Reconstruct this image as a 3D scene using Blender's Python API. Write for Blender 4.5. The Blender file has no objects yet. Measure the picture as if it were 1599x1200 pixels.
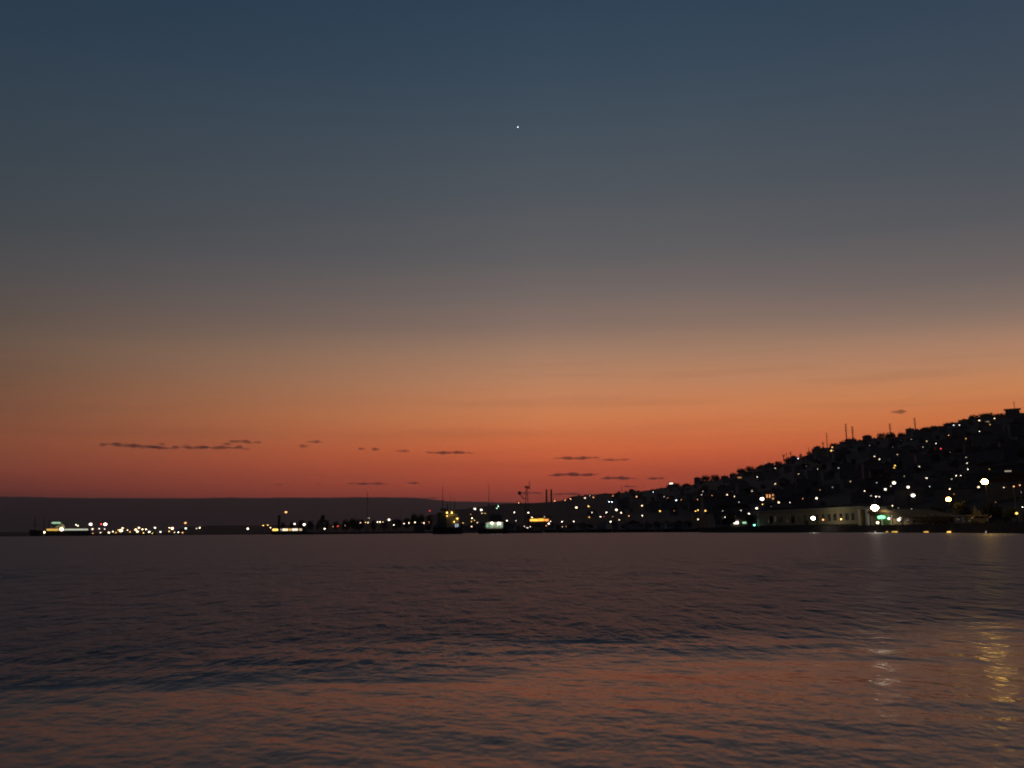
import bpy, bmesh, math, random
import numpy as np
from mathutils import Vector, Matrix
R_ = random.Random(7)
sc = bpy.context.scene
COL = sc.collection

# ------------------------------------------------------------------ camera
FPX, CAMH = 1400.0, 1.1
PITCH = math.atan(230.5 / FPX); ROLL = math.radians(0.466)
F0 = Vector((0, math.cos(PITCH), math.sin(PITCH))); U0 = Vector((0, -math.sin(PITCH), math.cos(PITCH))); X0 = Vector((1, 0, 0))
RR = X0 * math.cos(ROLL) - U0 * math.sin(ROLL)
UU = X0 * math.sin(ROLL) + U0 * math.cos(ROLL)
cam_d = bpy.data.cameras.new('camera'); cam = bpy.data.objects.new('camera', cam_d); COL.objects.link(cam)
M = Matrix.Identity(4)
for i in range(3):
    M[i][0] = RR[i]; M[i][1] = UU[i]; M[i][2] = -F0[i]
M[2][3] = CAMH
cam.matrix_world = M
cam_d.sensor_width = 36; cam_d.lens = 36 * FPX / 1599
cam_d.clip_start = 0.05; cam_d.clip_end = 90000
cam_d.dof.use_dof = True
cam_d.dof.focus_distance = 11.0
cam_d.dof.aperture_fstop = 2.0
sc.camera = cam

# ------------------------------------------------------------------ world: dusk sky, by direction (azimuth and elevation)
def lin(c):
    return tuple(((v / 255) / 12.92 if v / 255 <= 0.04045 else ((v / 255 + 0.055) / 1.055) ** 2.4) for v in c)
W = bpy.data.worlds.new('World'); sc.world = W; W.use_nodes = True
nt = W.node_tree; nt.nodes.clear()
N = lambda t, **k: nt.nodes.new(t)
def ymap(y):   # photograph row on the centre column -> elevation in degrees
    return math.degrees(PITCH - math.atan((y - 600) / FPX))
# sky colours by elevation (rows of the photograph turned into degrees), for three bearings and the night side
SKY_L = [(0, (34,54,74)), (100, (40,58,77)), (200, (48,64,79)), (300, (56,68,79)), (400, (66,73,79)), (480, (82,79,80)), (530, (96,84,77)), (570, (110,90,76)), (610, (117,87,69)), (650, (129,87,65)), (700, (146,84,59)), (740, (146,74,54)), (770, (125,56,45)), (790, (90,45,40)), (829, (60,36,36))]
SKY_C = [(0, (43,64,84)), (100, (52,70,88)), (200, (64,78,91)), (300, (78,85,93)), (400, (95,94,97)), (460, (116,105,102)), (510, (142,118,106)), (550, (172,133,108)), (600, (203,141,103)), (650, (227,138,87)), (680, (230,125,75)), (705, (232,113,66)), (730, (220,98,62)), (770, (200,80,57)), (800, (140,60,50)), (829, (80,44,40))]
SKY_R = [(0, (40,60,80)), (100, (48,66,84)), (200, (57,72,86)), (300, (68,79,89)), (400, (84,88,93)), (480, (108,101,99)), (530, (138,118,107)), (570, (174,134,110)), (605, (200,143,107)), (640, (220,143,91)), (680, (228,128,72)), (720, (215,104,64)), (770, (185,80,56)), (829, (80,44,40))]
lift = lambda tab, d: [(y, tuple(a + b for a, b in zip(c, d)) if y <= 480 else c) for y, c in tab]
SKY_L, SKY_C, SKY_R = lift(SKY_L, (2, 2, 1)), lift(SKY_C, (3, 3, 2)), lift(SKY_R, (4, 3, 3))
def ramp(tab, night=False):
    r = nt.nodes.new('ShaderNodeValToRGB'); r.color_ramp.interpolation = 'B_SPLINE' if False else 'LINEAR'
    el = r.color_ramp.elements
    pts = sorted([((ymap(y) + 5) / 95.0, lin(c)) for y, c in tab])
    pts = [(0.0, pts[0][1])] + pts + [((55 + 5) / 95.0, lin((44, 53, 65))), (1.0, lin((40, 47, 58)))]
    while len(el) < len(pts): el.new(0.5)
    for e, (p, c) in zip(el, pts):
        e.position = p; e.color = (*c, 1)
    return r
tc = N('ShaderNodeTexCoord'); sep = N('ShaderNodeSeparateXYZ'); nt.links.new(tc.outputs['Generated'], sep.inputs[0])
def math_n(op, a=None, b=None, c=None, clamp=False):
    n = nt.nodes.new('ShaderNodeMath'); n.operation = op; n.use_clamp = clamp
    for i, v in enumerate((a, b, c)):
        if v is None: continue
        if isinstance(v, (int, float)): n.inputs[i].default_value = v
        else: nt.links.new(v, n.inputs[i])
    return n.outputs[0]
el_rad = math_n('ARCSINE', sep.outputs['Z'])
el_deg = math_n('MULTIPLY', el_rad, 180 / math.pi)
# a slow unevenness of the bands (thin veils), by direction
mp = N('ShaderNodeMapping'); mp.inputs['Scale'].default_value = (1.6, 1.6, 22)
nt.links.new(tc.outputs['Generated'], mp.inputs[0])
nz = N('ShaderNodeTexNoise'); nz.inputs['Scale'].default_value = 2.2; nz.inputs['Detail'].default_value = 4; nz.inputs['Roughness'].default_value = 0.5
nt.links.new(mp.outputs[0], nz.inputs['Vector'])
wob = math_n('MULTIPLY', math_n('SUBTRACT', nz.outputs['Fac'], 0.5), 0.6)
el2 = math_n('ADD', el_deg, wob)
fac = math_n('DIVIDE', math_n('ADD', el2, 5.0), 95.0, clamp=True)
az = math_n('MULTIPLY', math_n('ARCTAN2', sep.outputs['X'], sep.outputs['Y']), 180 / math.pi)
def mr(v, a, b, c=0.0, d=1.0, smooth=True):
    n = nt.nodes.new('ShaderNodeMapRange'); n.interpolation_type = 'SMOOTHSTEP' if smooth else 'LINEAR'
    nt.links.new(v, n.inputs['Value'])
    for k, x in (('From Min', a), ('From Max', b), ('To Min', c), ('To Max', d)): n.inputs[k].default_value = x
    return n.outputs[0]
def mixc(f, a, b):
    n = nt.nodes.new('ShaderNodeMix'); n.data_type = 'RGBA'
    nt.links.new(f, n.inputs['Factor']); nt.links.new(a, n.inputs['A']); nt.links.new(b, n.inputs['B']); return n.outputs['Result']
rl, rc, rr = ramp(SKY_L), ramp(SKY_C), ramp(SKY_R)
for r in (rl, rc, rr): nt.links.new(fac, r.inputs[0])
m1 = mixc(mr(az, -31, 2, smooth=False), rl.outputs[0], rc.outputs[0])
m2 = mixc(mr(az, 12, 30, smooth=False), m1, rr.outputs[0])
night = N('ShaderNodeRGB'); night.outputs[0].default_value = (*lin((17, 24, 36)), 1)
aab = math_n('ABSOLUTE', math_n('SUBTRACT', az, 8.0))
m3 = mixc(mr(aab, 45, 120), m2, night.outputs[0])
# thin level veils low in the sky
mp2 = N('ShaderNodeMapping'); mp2.inputs['Scale'].default_value = (2.2, 2.2, 46)
nt.links.new(tc.outputs['Generated'], mp2.inputs[0])
nz2 = N('ShaderNodeTexNoise'); nz2.inputs['Scale'].default_value = 1.7; nz2.inputs['Detail'].default_value = 5; nz2.inputs['Roughness'].default_value = .55
nt.links.new(mp2.outputs[0], nz2.inputs['Vector'])
veil = math_n('MULTIPLY', mr(nz2.outputs['Fac'], .50, .74), mr(el_deg, 9, 14, .11, 0.0))
dk = N('ShaderNodeRGB'); dk.outputs[0].default_value = (*lin((84, 58, 54)), 1)
m3 = mixc(veil, m3, dk.outputs[0])
bg = N('ShaderNodeBackground'); bg.inputs['Strength'].default_value = 1.0
nt.links.new(m3, bg.inputs[0]); out = N('ShaderNodeOutputWorld'); nt.links.new(bg.outputs[0], out.inputs[0])

vs = sc.view_settings; vs.view_transform = 'Standard'; vs.look = 'None'; vs.exposure = 0; vs.gamma = 1
sc.render.engine = 'CYCLES'
cy = sc.cycles
cy.max_bounces = 5; cy.diffuse_bounces = 2; cy.glossy_bounces = 3; cy.volume_bounces = 0; cy.transparent_max_bounces = 8
cy.sample_clamp_indirect = 2.0; cy.sample_clamp_direct = 0
cy.use_adaptive_sampling = False; cy.use_denoising = True

cy.pixel_filter_type = 'BLACKMAN_HARRIS'; cy.filter_width = 1.6
cy.caustics_reflective = False; cy.caustics_refractive = False

# ------------------------------------------------------------------ helpers
def P(px, py, D):
    """point seen at photograph position (px, py), standing at horizontal distance D metres"""
    d = F0 * FPX + RR * (px - 799.5) - UU * (py - 600)
    k = D / math.hypot(d.x, d.y)
    return Vector((0, 0, CAMH)) + d * k
def hor(px): return 837.0 - 13.0 * px / 1599.0
def mpp(D): return D / 1418.0           # metres per photograph pixel
def azof(px):
    v = P(px, hor(px), 1000.0); return math.atan2(v.x, v.y)
def pol(a, D, z=0.0): return Vector((math.sin(a) * D, math.cos(a) * D, z))
_PX = np.linspace(-3000, 5000, 801); _AZ = np.array([azof(p) for p in _PX])
def pxof(a): return float(np.interp(a, _AZ, _PX))

MATS = {}
def mat(name, color=(.3, .3, .3), rough=.8, noise=0.0, nscale=1.0, metallic=0.0):
    if name in MATS: return MATS[name]
    m = bpy.data.materials.new(name); m.use_nodes = True
    t = m.node_tree; b = t.nodes['Principled BSDF']
    b.inputs['Base Color'].default_value = (*color, 1); b.inputs['Roughness'].default_value = rough; b.inputs['Metallic'].default_value = metallic
    if noise:
        c = t.nodes.new('ShaderNodeTexCoord'); n = t.nodes.new('ShaderNodeTexNoise'); n.inputs['Scale'].default_value = nscale; n.inputs['Detail'].default_value = 5
        t.links.new(c.outputs['Object'], n.inputs['Vector'])
        r = t.nodes.new('ShaderNodeValToRGB')
        r.color_ramp.elements[0].position = .3; r.color_ramp.elements[1].position = .7
        r.color_ramp.elements[0].color = (*[v * (1 - noise) for v in color], 1); r.color_ramp.elements[1].color = (*[min(1, v * (1 + noise)) for v in color], 1)
        t.links.new(n.outputs['Fac'], r.inputs[0]); t.links.new(r.outputs[0], b.inputs['Base Color'])
    MATS[name] = m; return m
CC = dict(w=(1, .85, .66), v=(1, .74, .44), y=(1, .58, .12), o=(1, .42, .15), r=(1, .07, .06), b=(.72, .84, 1), s=(1, .45, .06), q=(1, .30, .06), g=(.55, 1, .62), G=(.25, 1, .42), t=(.2, 1, .72), p=(.95, 1, .78))
def emit(c, s, light=False):
    s = float('%.2g' % s)
    k = 'glow_%s_%g_%d' % (c, s, light)
    if k in MATS: return MATS[k]
    m = bpy.data.materials.new(k); m.use_nodes = True; t = m.node_tree; t.nodes.clear()
    e = t.nodes.new('ShaderNodeEmission'); e.inputs[0].default_value = (*CC[c], 1); e.inputs[1].default_value = s
    o = t.nodes.new('ShaderNodeOutputMaterial'); t.links.new(e.outputs[0], o.inputs[0])
    m.cycles.emission_sampling = 'FRONT' if light else 'NONE'
    MATS[k] = m; return m

class MB:
    """collects shapes for ONE mesh"""
    def __init__(s): s.v = []; s.f = []
    def add(s, vs, fs):
        n = len(s.v); s.v += [tuple(v) for v in vs]; s.f += [tuple(i + n for i in f) for f in fs]; return s
    def box(s, x0, x1, y0, y1, z0, z1):
        return s.add([(x0,y0,z0),(x1,y0,z0),(x1,y1,z0),(x0,y1,z0),(x0,y0,z1),(x1,y0,z1),(x1,y1,z1),(x0,y1,z1)],
                     [(0,3,2,1),(4,5,6,7),(0,1,5,4),(1,2,6,5),(2,3,7,6),(3,0,4,7)])
    def tube(s, a, b, r0, r1=None, n=6, cap=True):
        r1 = r0 if r1 is None else r1
        a = Vector(a); b = Vector(b); d = (b - a).normalized()
        u = d.orthogonal().normalized(); w = d.cross(u)
        vs = [a + (u * math.cos(6.2832 * i / n) + w * math.sin(6.2832 * i / n)) * r0 for i in range(n)]
        vs += [b + (u * math.cos(6.2832 * i / n) + w * math.sin(6.2832 * i / n)) * r1 for i in range(n)]
        fs = [(i, (i + 1) % n, n + (i + 1) % n, n + i) for i in range(n)]
        if cap: fs += [tuple(range(n - 1, -1, -1)), tuple(range(n, 2 * n))]
        return s.add(vs, fs)
    def ball(s, c, rx, ry=None, rz=None, n=10, m=6):
        ry = rx if ry is None else ry; rz = rx if rz is None else rz
        vs = [(c[0], c[1], c[2] + rz)]
        for j in range(1, m):
            t = math.pi * j / m
            for i in range(n):
                p = 6.2832 * i / n; vs.append((c[0] + rx * math.sin(t) * math.cos(p), c[1] + ry * math.sin(t) * math.sin(p), c[2] + rz * math.cos(t)))
        vs.append((c[0], c[1], c[2] - rz)); L = len(vs) - 1
        fs = [(0, 1 + i, 1 + (i + 1) % n) for i in range(n)]
        for j in range(m - 2):
            for i in range(n):
                a = 1 + j * n + i; b = 1 + j * n + (i + 1) % n
                fs.append((a, a + n, b + n, b))
        k = 1 + (m - 2) * n
        fs += [(k + i, L, k + (i + 1) % n) for i in range(n)]
        return s.add(vs, fs)
    def prism(s, prof, y0, y1):
        """profile in x,z (counter-clockwise), extruded along y"""
        n = len(prof)
        vs = [(x, y0, z) for x, z in prof] + [(x, y1, z) for x, z in prof]
        return s.add(vs, [tuple(range(n)), tuple(range(2 * n - 1, n - 1, -1))] + [(i, n + i, n + (i + 1) % n, (i + 1) % n) for i in range(n)])
    def mesh(s, name, m=None, smooth=False):
        me = bpy.data.meshes.new(name); me.from_pydata(s.v, [], s.f); me.update()
        if m: me.materials.append(m)
        if smooth: me.shade_smooth()
        return me
    def build(s, name, m, parent=None, smooth=False):
        return link(name, s.mesh(name, m, smooth), parent)
def link(name, me, parent=None, loc=None, scale=None):
    o = bpy.data.objects.new(name, me); COL.objects.link(o)
    if parent: o.parent = parent
    if loc is not None: o.location = loc
    if scale is not None: o.scale = scale
    return o
def tag(o, label, cat, group=None):
    o['label'] = label; o['category'] = cat
    if group: o['group'] = group
    return o
def thing(name, label, cat, loc, rz=0.0, group=None):
    o = link(name, None, None, loc); o.rotation_euler = (0, 0, rz)
    return tag(o, label, cat, group)
def faceview(p): return -math.atan2(p[0], p[1])     # rotation so that local -y looks back at the shore opposite

# ------------------------------------------------------------------ terrain
RIDGE = [(-900,831),(270,831),(285,824),(330,821),(420,821),(560,818),(640,812),(680,803),(700,797.5),(730,794),(770,789),(800,786.5),(840,785.5),(860,784),(880,782),(893,776),(900,774.5),(925,774),(940,771),(955,772),(985,768),(1003,768),(1020,765),(1041,761.5),
 (1060,757),(1080,756),(1100,749),(1140,745),(1160,735),(1190,730),(1220,725),(1240,717),(1262,711),(1280,703),(1300,697),(1320,690),(1340,687),(1360,686),(1380,681),(1410,680),(1430,675),(1460,669),(1480,665),(1500,659),(1530,650),(1550,648),(1570,648),(1599,648),(1700,636),(1900,615),(2200,600),(2800,590)]
RX = np.array([a for a, b in RIDGE], float); RY = np.array([b + (2.6 if 1050 < a < 1620 else 0) for a, b in RIDGE], float)
def ridge_y(px): return float(np.interp(px, RX, RY))
DRX = np.array([-900, 270, 420, 640, 700, 1000, 1300, 1600, 2800.]); DRY = np.array([2500, 2500, 2400, 2400, 2500, 2200, 1700, 1450, 1300.])
DSX = np.array([-900, 270, 420, 640, 1060, 1092, 1096, 1300, 1600, 1800, 2800.]);  DSY = np.array([1900, 1700, 1300, 950, 700, 690, 412, 322, 203, 190, 170.])
def DR(px): return float(np.interp(px, DRX, DRY))
def DS(px): return float(np.interp(px, DSX, DSY))
def zr(px):
    D = DR(px); return P(px, ridge_y(px), D).z
def ground(px, D):
    ds, dr = DS(px), DR(px)
    if D <= ds: return 0.9
    s = (D - ds) / (dr - ds)
    top = zr(px)
    if s <= 1: z = 1.3 + (top - 1.3) * (s ** 1.25)
    else: z = top - (top * 0.35) * min(1, (s - 1) * 1.2)
    z += (0.010 * top * math.sin(D * .021 + px * .011) * math.sin(px * .021 + 1.3)) * min(1, 3 * s) * (0 if s > .93 and s < 1.07 else 1)
    return z
def solve(px, py, off):
    """distance at which the slope, raised by off metres, meets the line of sight"""
    D = DS(px) + 8
    while D < DR(px):
        if ground(px, D) + off >= P(px, py, D).z: return D
        D += 6
    return DR(px)

def structure(o): o['kind'] = 'structure'; return o
cols = list(np.arange(-880, 2780, 9)); rows = np.concatenate([np.linspace(0, 1, 46) ** 1.3, [1.08, 1.3, 1.7, 2.2]])
vs_, fs_ = [], []
for c in cols:
    a = azof(c); ds, dr = DS(c), DR(c)
    vs_.append(pol(a, ds, -1.2)); 
    for s in rows:
        D = ds + s * (dr - ds); vs_.append(pol(a, D, ground(c, D)))
    vs_.append(pol(a, ds + 2.2 * (dr - ds) + 40, -2))
nr = len(rows) + 2
for i in range(len(cols) - 1):
    for j in range(nr - 1):
        fs_.append((i * nr + j, (i + 1) * nr + j, (i + 1) * nr + j + 1, i * nr + j + 1))
hill_m = mat('dark_scrub', (.014, .015, .011), .95, .5, .02)
structure(MB().add(vs_, fs_).build('hillside', hill_m))

# far hills beyond the bay
FAR = [(-2500,790),(-900,779),(-200,776.5),(0,776),(35,776.3),(70,777),(110,777.4),(140,778.6),(200,778),(300,778.3),(420,777.4),(520,777.6),(600,776.4),(645,777.6),(670,780),(700,783),(745,783.8),(800,785),(860,788),(1000,790),(1600,790),(3200,795)]
FX = np.array([a for a, b in FAR]); FY = np.array([b for a, b in FAR]); FD = 22000.0
vs_, fs_ = [], []
cols2 = list(np.arange(-2480, 3200, 10))
for k, c in enumerate(cols2):
    a = azof(c); h = P(c, float(np.interp(c, FX, FY)), FD).z + 7 * math.sin(c * .05) * math.sin(c * .013) + 2.5 * math.sin(c * .19 + 2)
    for s, q in ((-3400, -5), (-2800, .16 * h), (-1800, .45 * h), (-800, .78 * h), (0, h), (1400, .8 * h), (3000, .1 * h)):
        vs_.append(pol(a, FD + s, q + (12 * math.sin(c * .07 + s) if q > 50 and s != 0 else 0)))
for i in range(len(cols2) - 1):
    for j in range(6): fs_.append((i * 7 + j, (i + 1) * 7 + j, (i + 1) * 7 + j + 1, i * 7 + j + 1))
o = MB().add(vs_, fs_).build('hills', mat('far_hill', (.06, .065, .05), .95, .3, .001), smooth=True); structure(o)

# ------------------------------------------------------------------ water
def build_water():
    rng = np.random.default_rng(3)
    inv = np.arange(1 / 3.0, 1 / 90.0, -0.5 / 985)
    r = np.concatenate([[0.5, 1.5], 1 / inv, 90 * 1.09 ** np.arange(1, 61)])
    dense = np.radians(np.arange(-37, 37.01, 0.085)); side = np.radians(np.arange(40, 321, 4.0))
    a = np.concatenate([dense, side])
    na, nrw = len(a), len(r)
    A, Rr = np.meshgrid(a, r); X = np.sin(A) * Rr; Y = np.cos(A) * Rr
    dr = np.gradient(r)[:, None]
    Z = np.zeros_like(X)
    # calm water lies close to the shore, wind ruffled water beyond a slanting line
    line = 7.2 + (X + 3.9) * 0.36 + .5 * np.sin(X * .7) + .3 * np.sin(X * 1.9 + 1)
    rough = 1 / (1 + np.exp(-(Y - line).clip(-20, 20) * 1.3))
    def band(n, l0, l1, slope, dir0, spread, w):
        nonlocal Z
        for _ in range(n):
            lam = l0 * (l1 / l0) ** rng.random(); th = dir0 + rng.normal(0, spread); k = 2 * math.pi / lam
            amp = slope / k * math.sqrt(2.0 / n)
            fade = np.clip(lam / (dr * 2.6) - .9, 0, 1) * np.clip(lam / (Rr * .0019 * 3) - .9, 0, 1)
            ph = k * (X * math.sin(th) + Y * math.cos(th)) + rng.random() * 6.28
            Z = Z + amp * np.sin(ph + .6 * np.sin(X * .31 / lam + Y * .17 / lam + rng.random() * 6)) * w * fade
    band(7, .55, 1.1, .012, .25, .16, 1.0)
    band(10, 1.4, 4.0, .008, -.2, .4, 1.0)
    band(48, .22, 1.2, .042, .1, 1.0, rough)
    out = np.clip((Y - 11) / 22, 0, 1)
    band(60, .45, 3.2, .10, .1, .8, rough * out)
    band(28, .09, .36, .021, .1, .65, 1.0 + rough * 1.5)
    Z *= np.clip((300 - Rr) / 200, 0, 1)
    co = np.stack([X, Y, Z], -1).reshape(-1, 3)
    faces = []
    for i in range(nrw - 1):
        b = i * na
        for j in range(na):
            j2 = (j + 1) % na
            faces.append((b + j, b + na + j, b + na + j2, b + j2))
    n0 = len(co); co = np.vstack([co, [[0, 0, 0]]]); faces += [(n0, j, (j + 1) % na) for j in range(na)]
    me = bpy.data.meshes.new('sea_water'); me.from_pydata(co.tolist(), [], faces); me.update(); me.shade_smooth()
    m = bpy.data.materials.new('sea_water'); m.use_nodes = True; t = m.node_tree; b = t.nodes['Principled BSDF']
    b.inputs['Base Color'].default_value = (.235, .23, .235, 1); b.inputs['IOR'].default_value = 1.28
    g = t.nodes.new('ShaderNodeNewGeometry'); sp = t.nodes.new('ShaderNodeSeparateXYZ'); t.links.new(g.outputs['Position'], sp.inputs[0])
    def mm(op, x, y=None, clamp=False):
        n = t.nodes.new('ShaderNodeMath'); n.operation = op; n.use_clamp = clamp
        for i, v in enumerate((x, y)):
            if v is None: continue
            if isinstance(v, (int, float)): n.inputs[i].default_value = v
            else: t.links.new(v, n.inputs[i])
        return n.outputs[0]
    def noise(scale, sx, sy, det=3, dist=0.0):
        mp = t.nodes.new('ShaderNodeMapping'); mp.inputs['Scale'].default_value = (sx, sy, 1); mp.inputs['Rotation'].default_value = (0, 0, .12)
        t.links.new(g.outputs['Position'], mp.inputs[0]); n = t.nodes.new('ShaderNodeTexNoise'); n.inputs['Scale'].default_value = scale; n.inputs['Detail'].default_value = det
        n.inputs['Distortion'].default_value = dist
        t.links.new(mp.outputs[0], n.inputs['Vector']); return n.outputs['Fac']
    patch = noise(.35, .5, 1, 3)
    big = noise(.03, .5, 1, 3)
    lin_ = mm('ADD', mm('MULTIPLY', sp.outputs['X'], .36), 8.6)
    d = mm('ADD', mm('SUBTRACT', sp.outputs['Y'], lin_), mm('MULTIPLY', mm('SUBTRACT', patch, .5), 5.0))
    def rng_(v, a0, a1, b0, b1):
        n = t.nodes.new('ShaderNodeMapRange'); n.interpolation_type = 'SMOOTHSTEP'; t.links.new(v, n.inputs['Value'])
        for k, x in (('From Min', a0), ('From Max', a1), ('To Min', b0), ('To Max', b1)): n.inputs[k].default_value = x
        return n.outputs[0]
    ruf = rng_(d, -1.9, 2.6, 0, 1)
    far = rng_(mm('ADD', sp.outputs['Y'], mm('MULTIPLY', mm('SUBTRACT', big, .5), 60)), 65, 110, 1, 0)
    ruf2 = mm('MULTIPLY', ruf, mm('ADD', mm('MULTIPLY', far, .3), .7))
    b1 = noise(5.0, 1, .8, 3); b2 = noise(17.0, 1, .8, 2); b3 = noise(1.5, 3.2, 1, 3); b4 = noise(.5, 3.0, 1, 4)
    h = mm('ADD', mm('MULTIPLY', b1, mm('ADD', mm('MULTIPLY', ruf2, .028), .008)), mm('MULTIPLY', b2, mm('ADD', mm('MULTIPLY', ruf2, .006), .0035)))
    h = mm('ADD', h, mm('MULTIPLY', b3, mm('ADD', mm('MULTIPLY', ruf2, .12), .012)))
    h = mm('ADD', h, mm('MULTIPLY', b4, mm('MULTIPLY', ruf2, .3)))
    bp = t.nodes.new('ShaderNodeBump'); bp.inputs['Strength'].default_value = 1; bp.inputs['Distance'].default_value = 1.0
    t.links.new(h, bp.inputs['Height']); t.links.new(bp.outputs[0], b.inputs['Normal'])
    rg = mm('ADD', mm('MULTIPLY', ruf, .22), .185)
    t.links.new(rg, b.inputs['Roughness'])
    me.materials.append(m)
    structure(link('water', me))
build_water()

# ------------------------------------------------------------------ lamps
HEAD = MB().ball((0, 0, 0), 1, n=12, m=8)
_head = {}
def head_mesh(m):
    if m.name not in _head: _head[m.name] = HEAD.mesh('lamp_head', m, True)
    return _head[m.name]
pole_m = mat('galvanised_pole', (.025, .025, .025), .5, metallic=.4)
POLE = MB().tube((0, 0, 0), (0, 0, 1), .09, .05, 6).mesh('pole', pole_m)
def lamp(px, py, D, r, c, b, gz=None, light=False, label='', group=None, name='street_lamp', cat='street lamp', hd=None):
    p = P(px, py, D)
    gz = (p.z - 6.0) if gz is None else min(gz, p.z - 1.0)
    d = (max(1.1, 2 * r - 2.6)) if hd is None else hd          # lamp diameter, in photograph pixels
    rad = d * mpp(D) / 2
    t = thing(name, label, cat, (p.x, p.y, gz), faceview(p), group)
    hgt = p.z - gz
    link('pole', POLE, t, (0, .25, 0), (1 + D / 900, 1 + D / 900, hgt))
    s = (b * (3.1 / d) ** 2 if d < 3.1 else b) * (.75 if c in 'oy' and r < 3 else 1)
    link('lamp_head', head_mesh(emit(c, s, light)), t, (0, 0, hgt), (rad, rad, rad * .8))
    return t

NAMES = dict(w='white', v='warm-white', y='yellow', o='orange', r='red', b='blue-white', g='pale-green', G='green', t='teal', p='greenish-white')
def size_word(r, b):
    if r >= 3.8: return 'large dazzling'
    if r >= 2.6: return 'bright'
    if b < .5: return 'faint'
    return 'small'
# (x, y, apparent radius, colour, brightness) read off the photograph
PORT = [(74.5,832,2.6,'v',2),(119,820,1.8,'p',.8),(122,821.5,1.4,'v',.7),(141.5,819,3,'w',3),(158,819,1.8,'r',1),(164.5,819,3.3,'w',3),(144.5,826.5,2.2,'v',1.2),(155,826,2,'w',.6),(163.5,826.5,1.8,'w',.5),(161,836,2.4,'v',1.6),(157,832,1.8,'v',.7),
 (170,832,2.2,'v',2),(176.5,830.5,1.9,'v',1.4),(181,832,1.7,'y',.6),(185,828,2,'y',.9),(189,829,3.2,'v',3),(191.5,825,2.3,'v',1.4),(199,828,1.8,'v',.8),(203,831,1.8,'y',.6),(212,827.5,2.6,'v',2.2),(214.5,830.5,2.6,'v',2.2),(217,824.5,2.3,'v',1.7),
 (222.5,827,2,'v',1.5),(228,827,2,'v',1.6),(233,831,2.4,'w',2.2),(224,832.5,1.8,'y',1),(238,833,1.5,'y',.7),(231,836,1.5,'o',.5),(242,824.5,2.1,'w',1.6),(248,835,2.3,'w',2.4),(250.5,831,2.1,'w',1.3),(264.5,824.5,1.6,'v',.8),(269,825.5,2.9,'v',3),
 (264,830,2,'y',1),(272.5,831.5,1.6,'v',.6),(278.5,831.5,1.8,'p',1.1),(285,832,2,'o',1.1),(289.5,817,2.4,'o',2.2),(290,825.5,2.2,'p',1.8),(307,825.5,1.5,'w',.4),(312,824.5,2,'v',1.6),(387,826,2.5,'w',2.4),(411,821,1.9,'y',1.1),(418,820.5,1.6,'y',.8),(422.5,824.5,1.6,'v',1),
 (114,833,1.6,'o',.45),(133,833.5,1.6,'o',.35),(145,833,1.6,'o',.45),(106,834,1.5,'v',.4),(98,834,1.4,'v',.35),(446.5,800,2.6,'o',2.6),(460,818.5,2.2,'w',1.8),(475,819.5,2.9,'w',2.6),(481,824,1.8,'y',.4)]
QUAYC = [(507,826,2.5,'w',2.2),(520,823,1.6,'o',.5),(527.5,822,2.2,'r',.8),(539,821,1.5,'v',.15),(563,816.5,1.7,'v',.8),(571,816,1.9,'y',1),(575,816.5,1.9,'v',1),(576,809.5,1.5,'v',.4),(589.5,815.5,2,'w',1.6),(593.5,815.5,2,'v',1.6),(598,815.5,1.5,'v',.5),(607.5,812,3,'w',3),(615,820,2,'w',1.6),
 (631,818,1.7,'w',1),(638.5,817,2,'v',1.5),(648,816,2.1,'v',1.9),(658,817,2,'v',1.6),(662,817,2,'v',1.5),(670,816,1.7,'o',.6),(671,798,2.4,'r',.8),(741.5,795,3,'w',3),(751.5,796.5,3,'w',3),(757.5,802,1.9,'y',.6),(752.5,802,1.6,'v',.5),(735,803.5,1.6,'o',.4),(737,809.5,2,'v',1.8),(741,812.7,1.6,'y',.6),(736.5,814.5,1.7,'y',.7),
 (745.5,816.5,1.6,'v',.7),(736.5,822.5,2,'v',1.6),(723,817,1.9,'y',.9),(778,791,2,'g',1.4),(776,794,1.7,'g',.9),(803,800.5,2,'w',1.8),(825,801,2.2,'w',2),(791.5,813.5,1.8,'w',1.4),(805.5,813.5,1.5,'w',.4),(831,808.5,1.8,'v',1.2),(819,822.5,1.5,'w',.3),(823.5,824.5,1.7,'w',.7),(828,823,1.7,'w',.7),(850,807.5,1.5,'w',.3),
 (858,808,2,'w',1.2),(859.5,814.5,1.6,'w',.7),(857,818,2.7,'w',3),(859.5,823.5,2.3,'y',2),(853,821.5,1.6,'o',.5),(877.5,815,2,'w',1.8),(896,814.5,2,'w',1.5),(878,823,1.6,'w',.35),(884,822.5,1.6,'o',.25),(937.5,807.5,1.7,'w',1),(953.5,815,2.3,'w',2.2),(967,812,1.8,'v',.8),(956.5,807,1.8,'y',.35),(943,807,1.6,'r',.15)]
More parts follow.
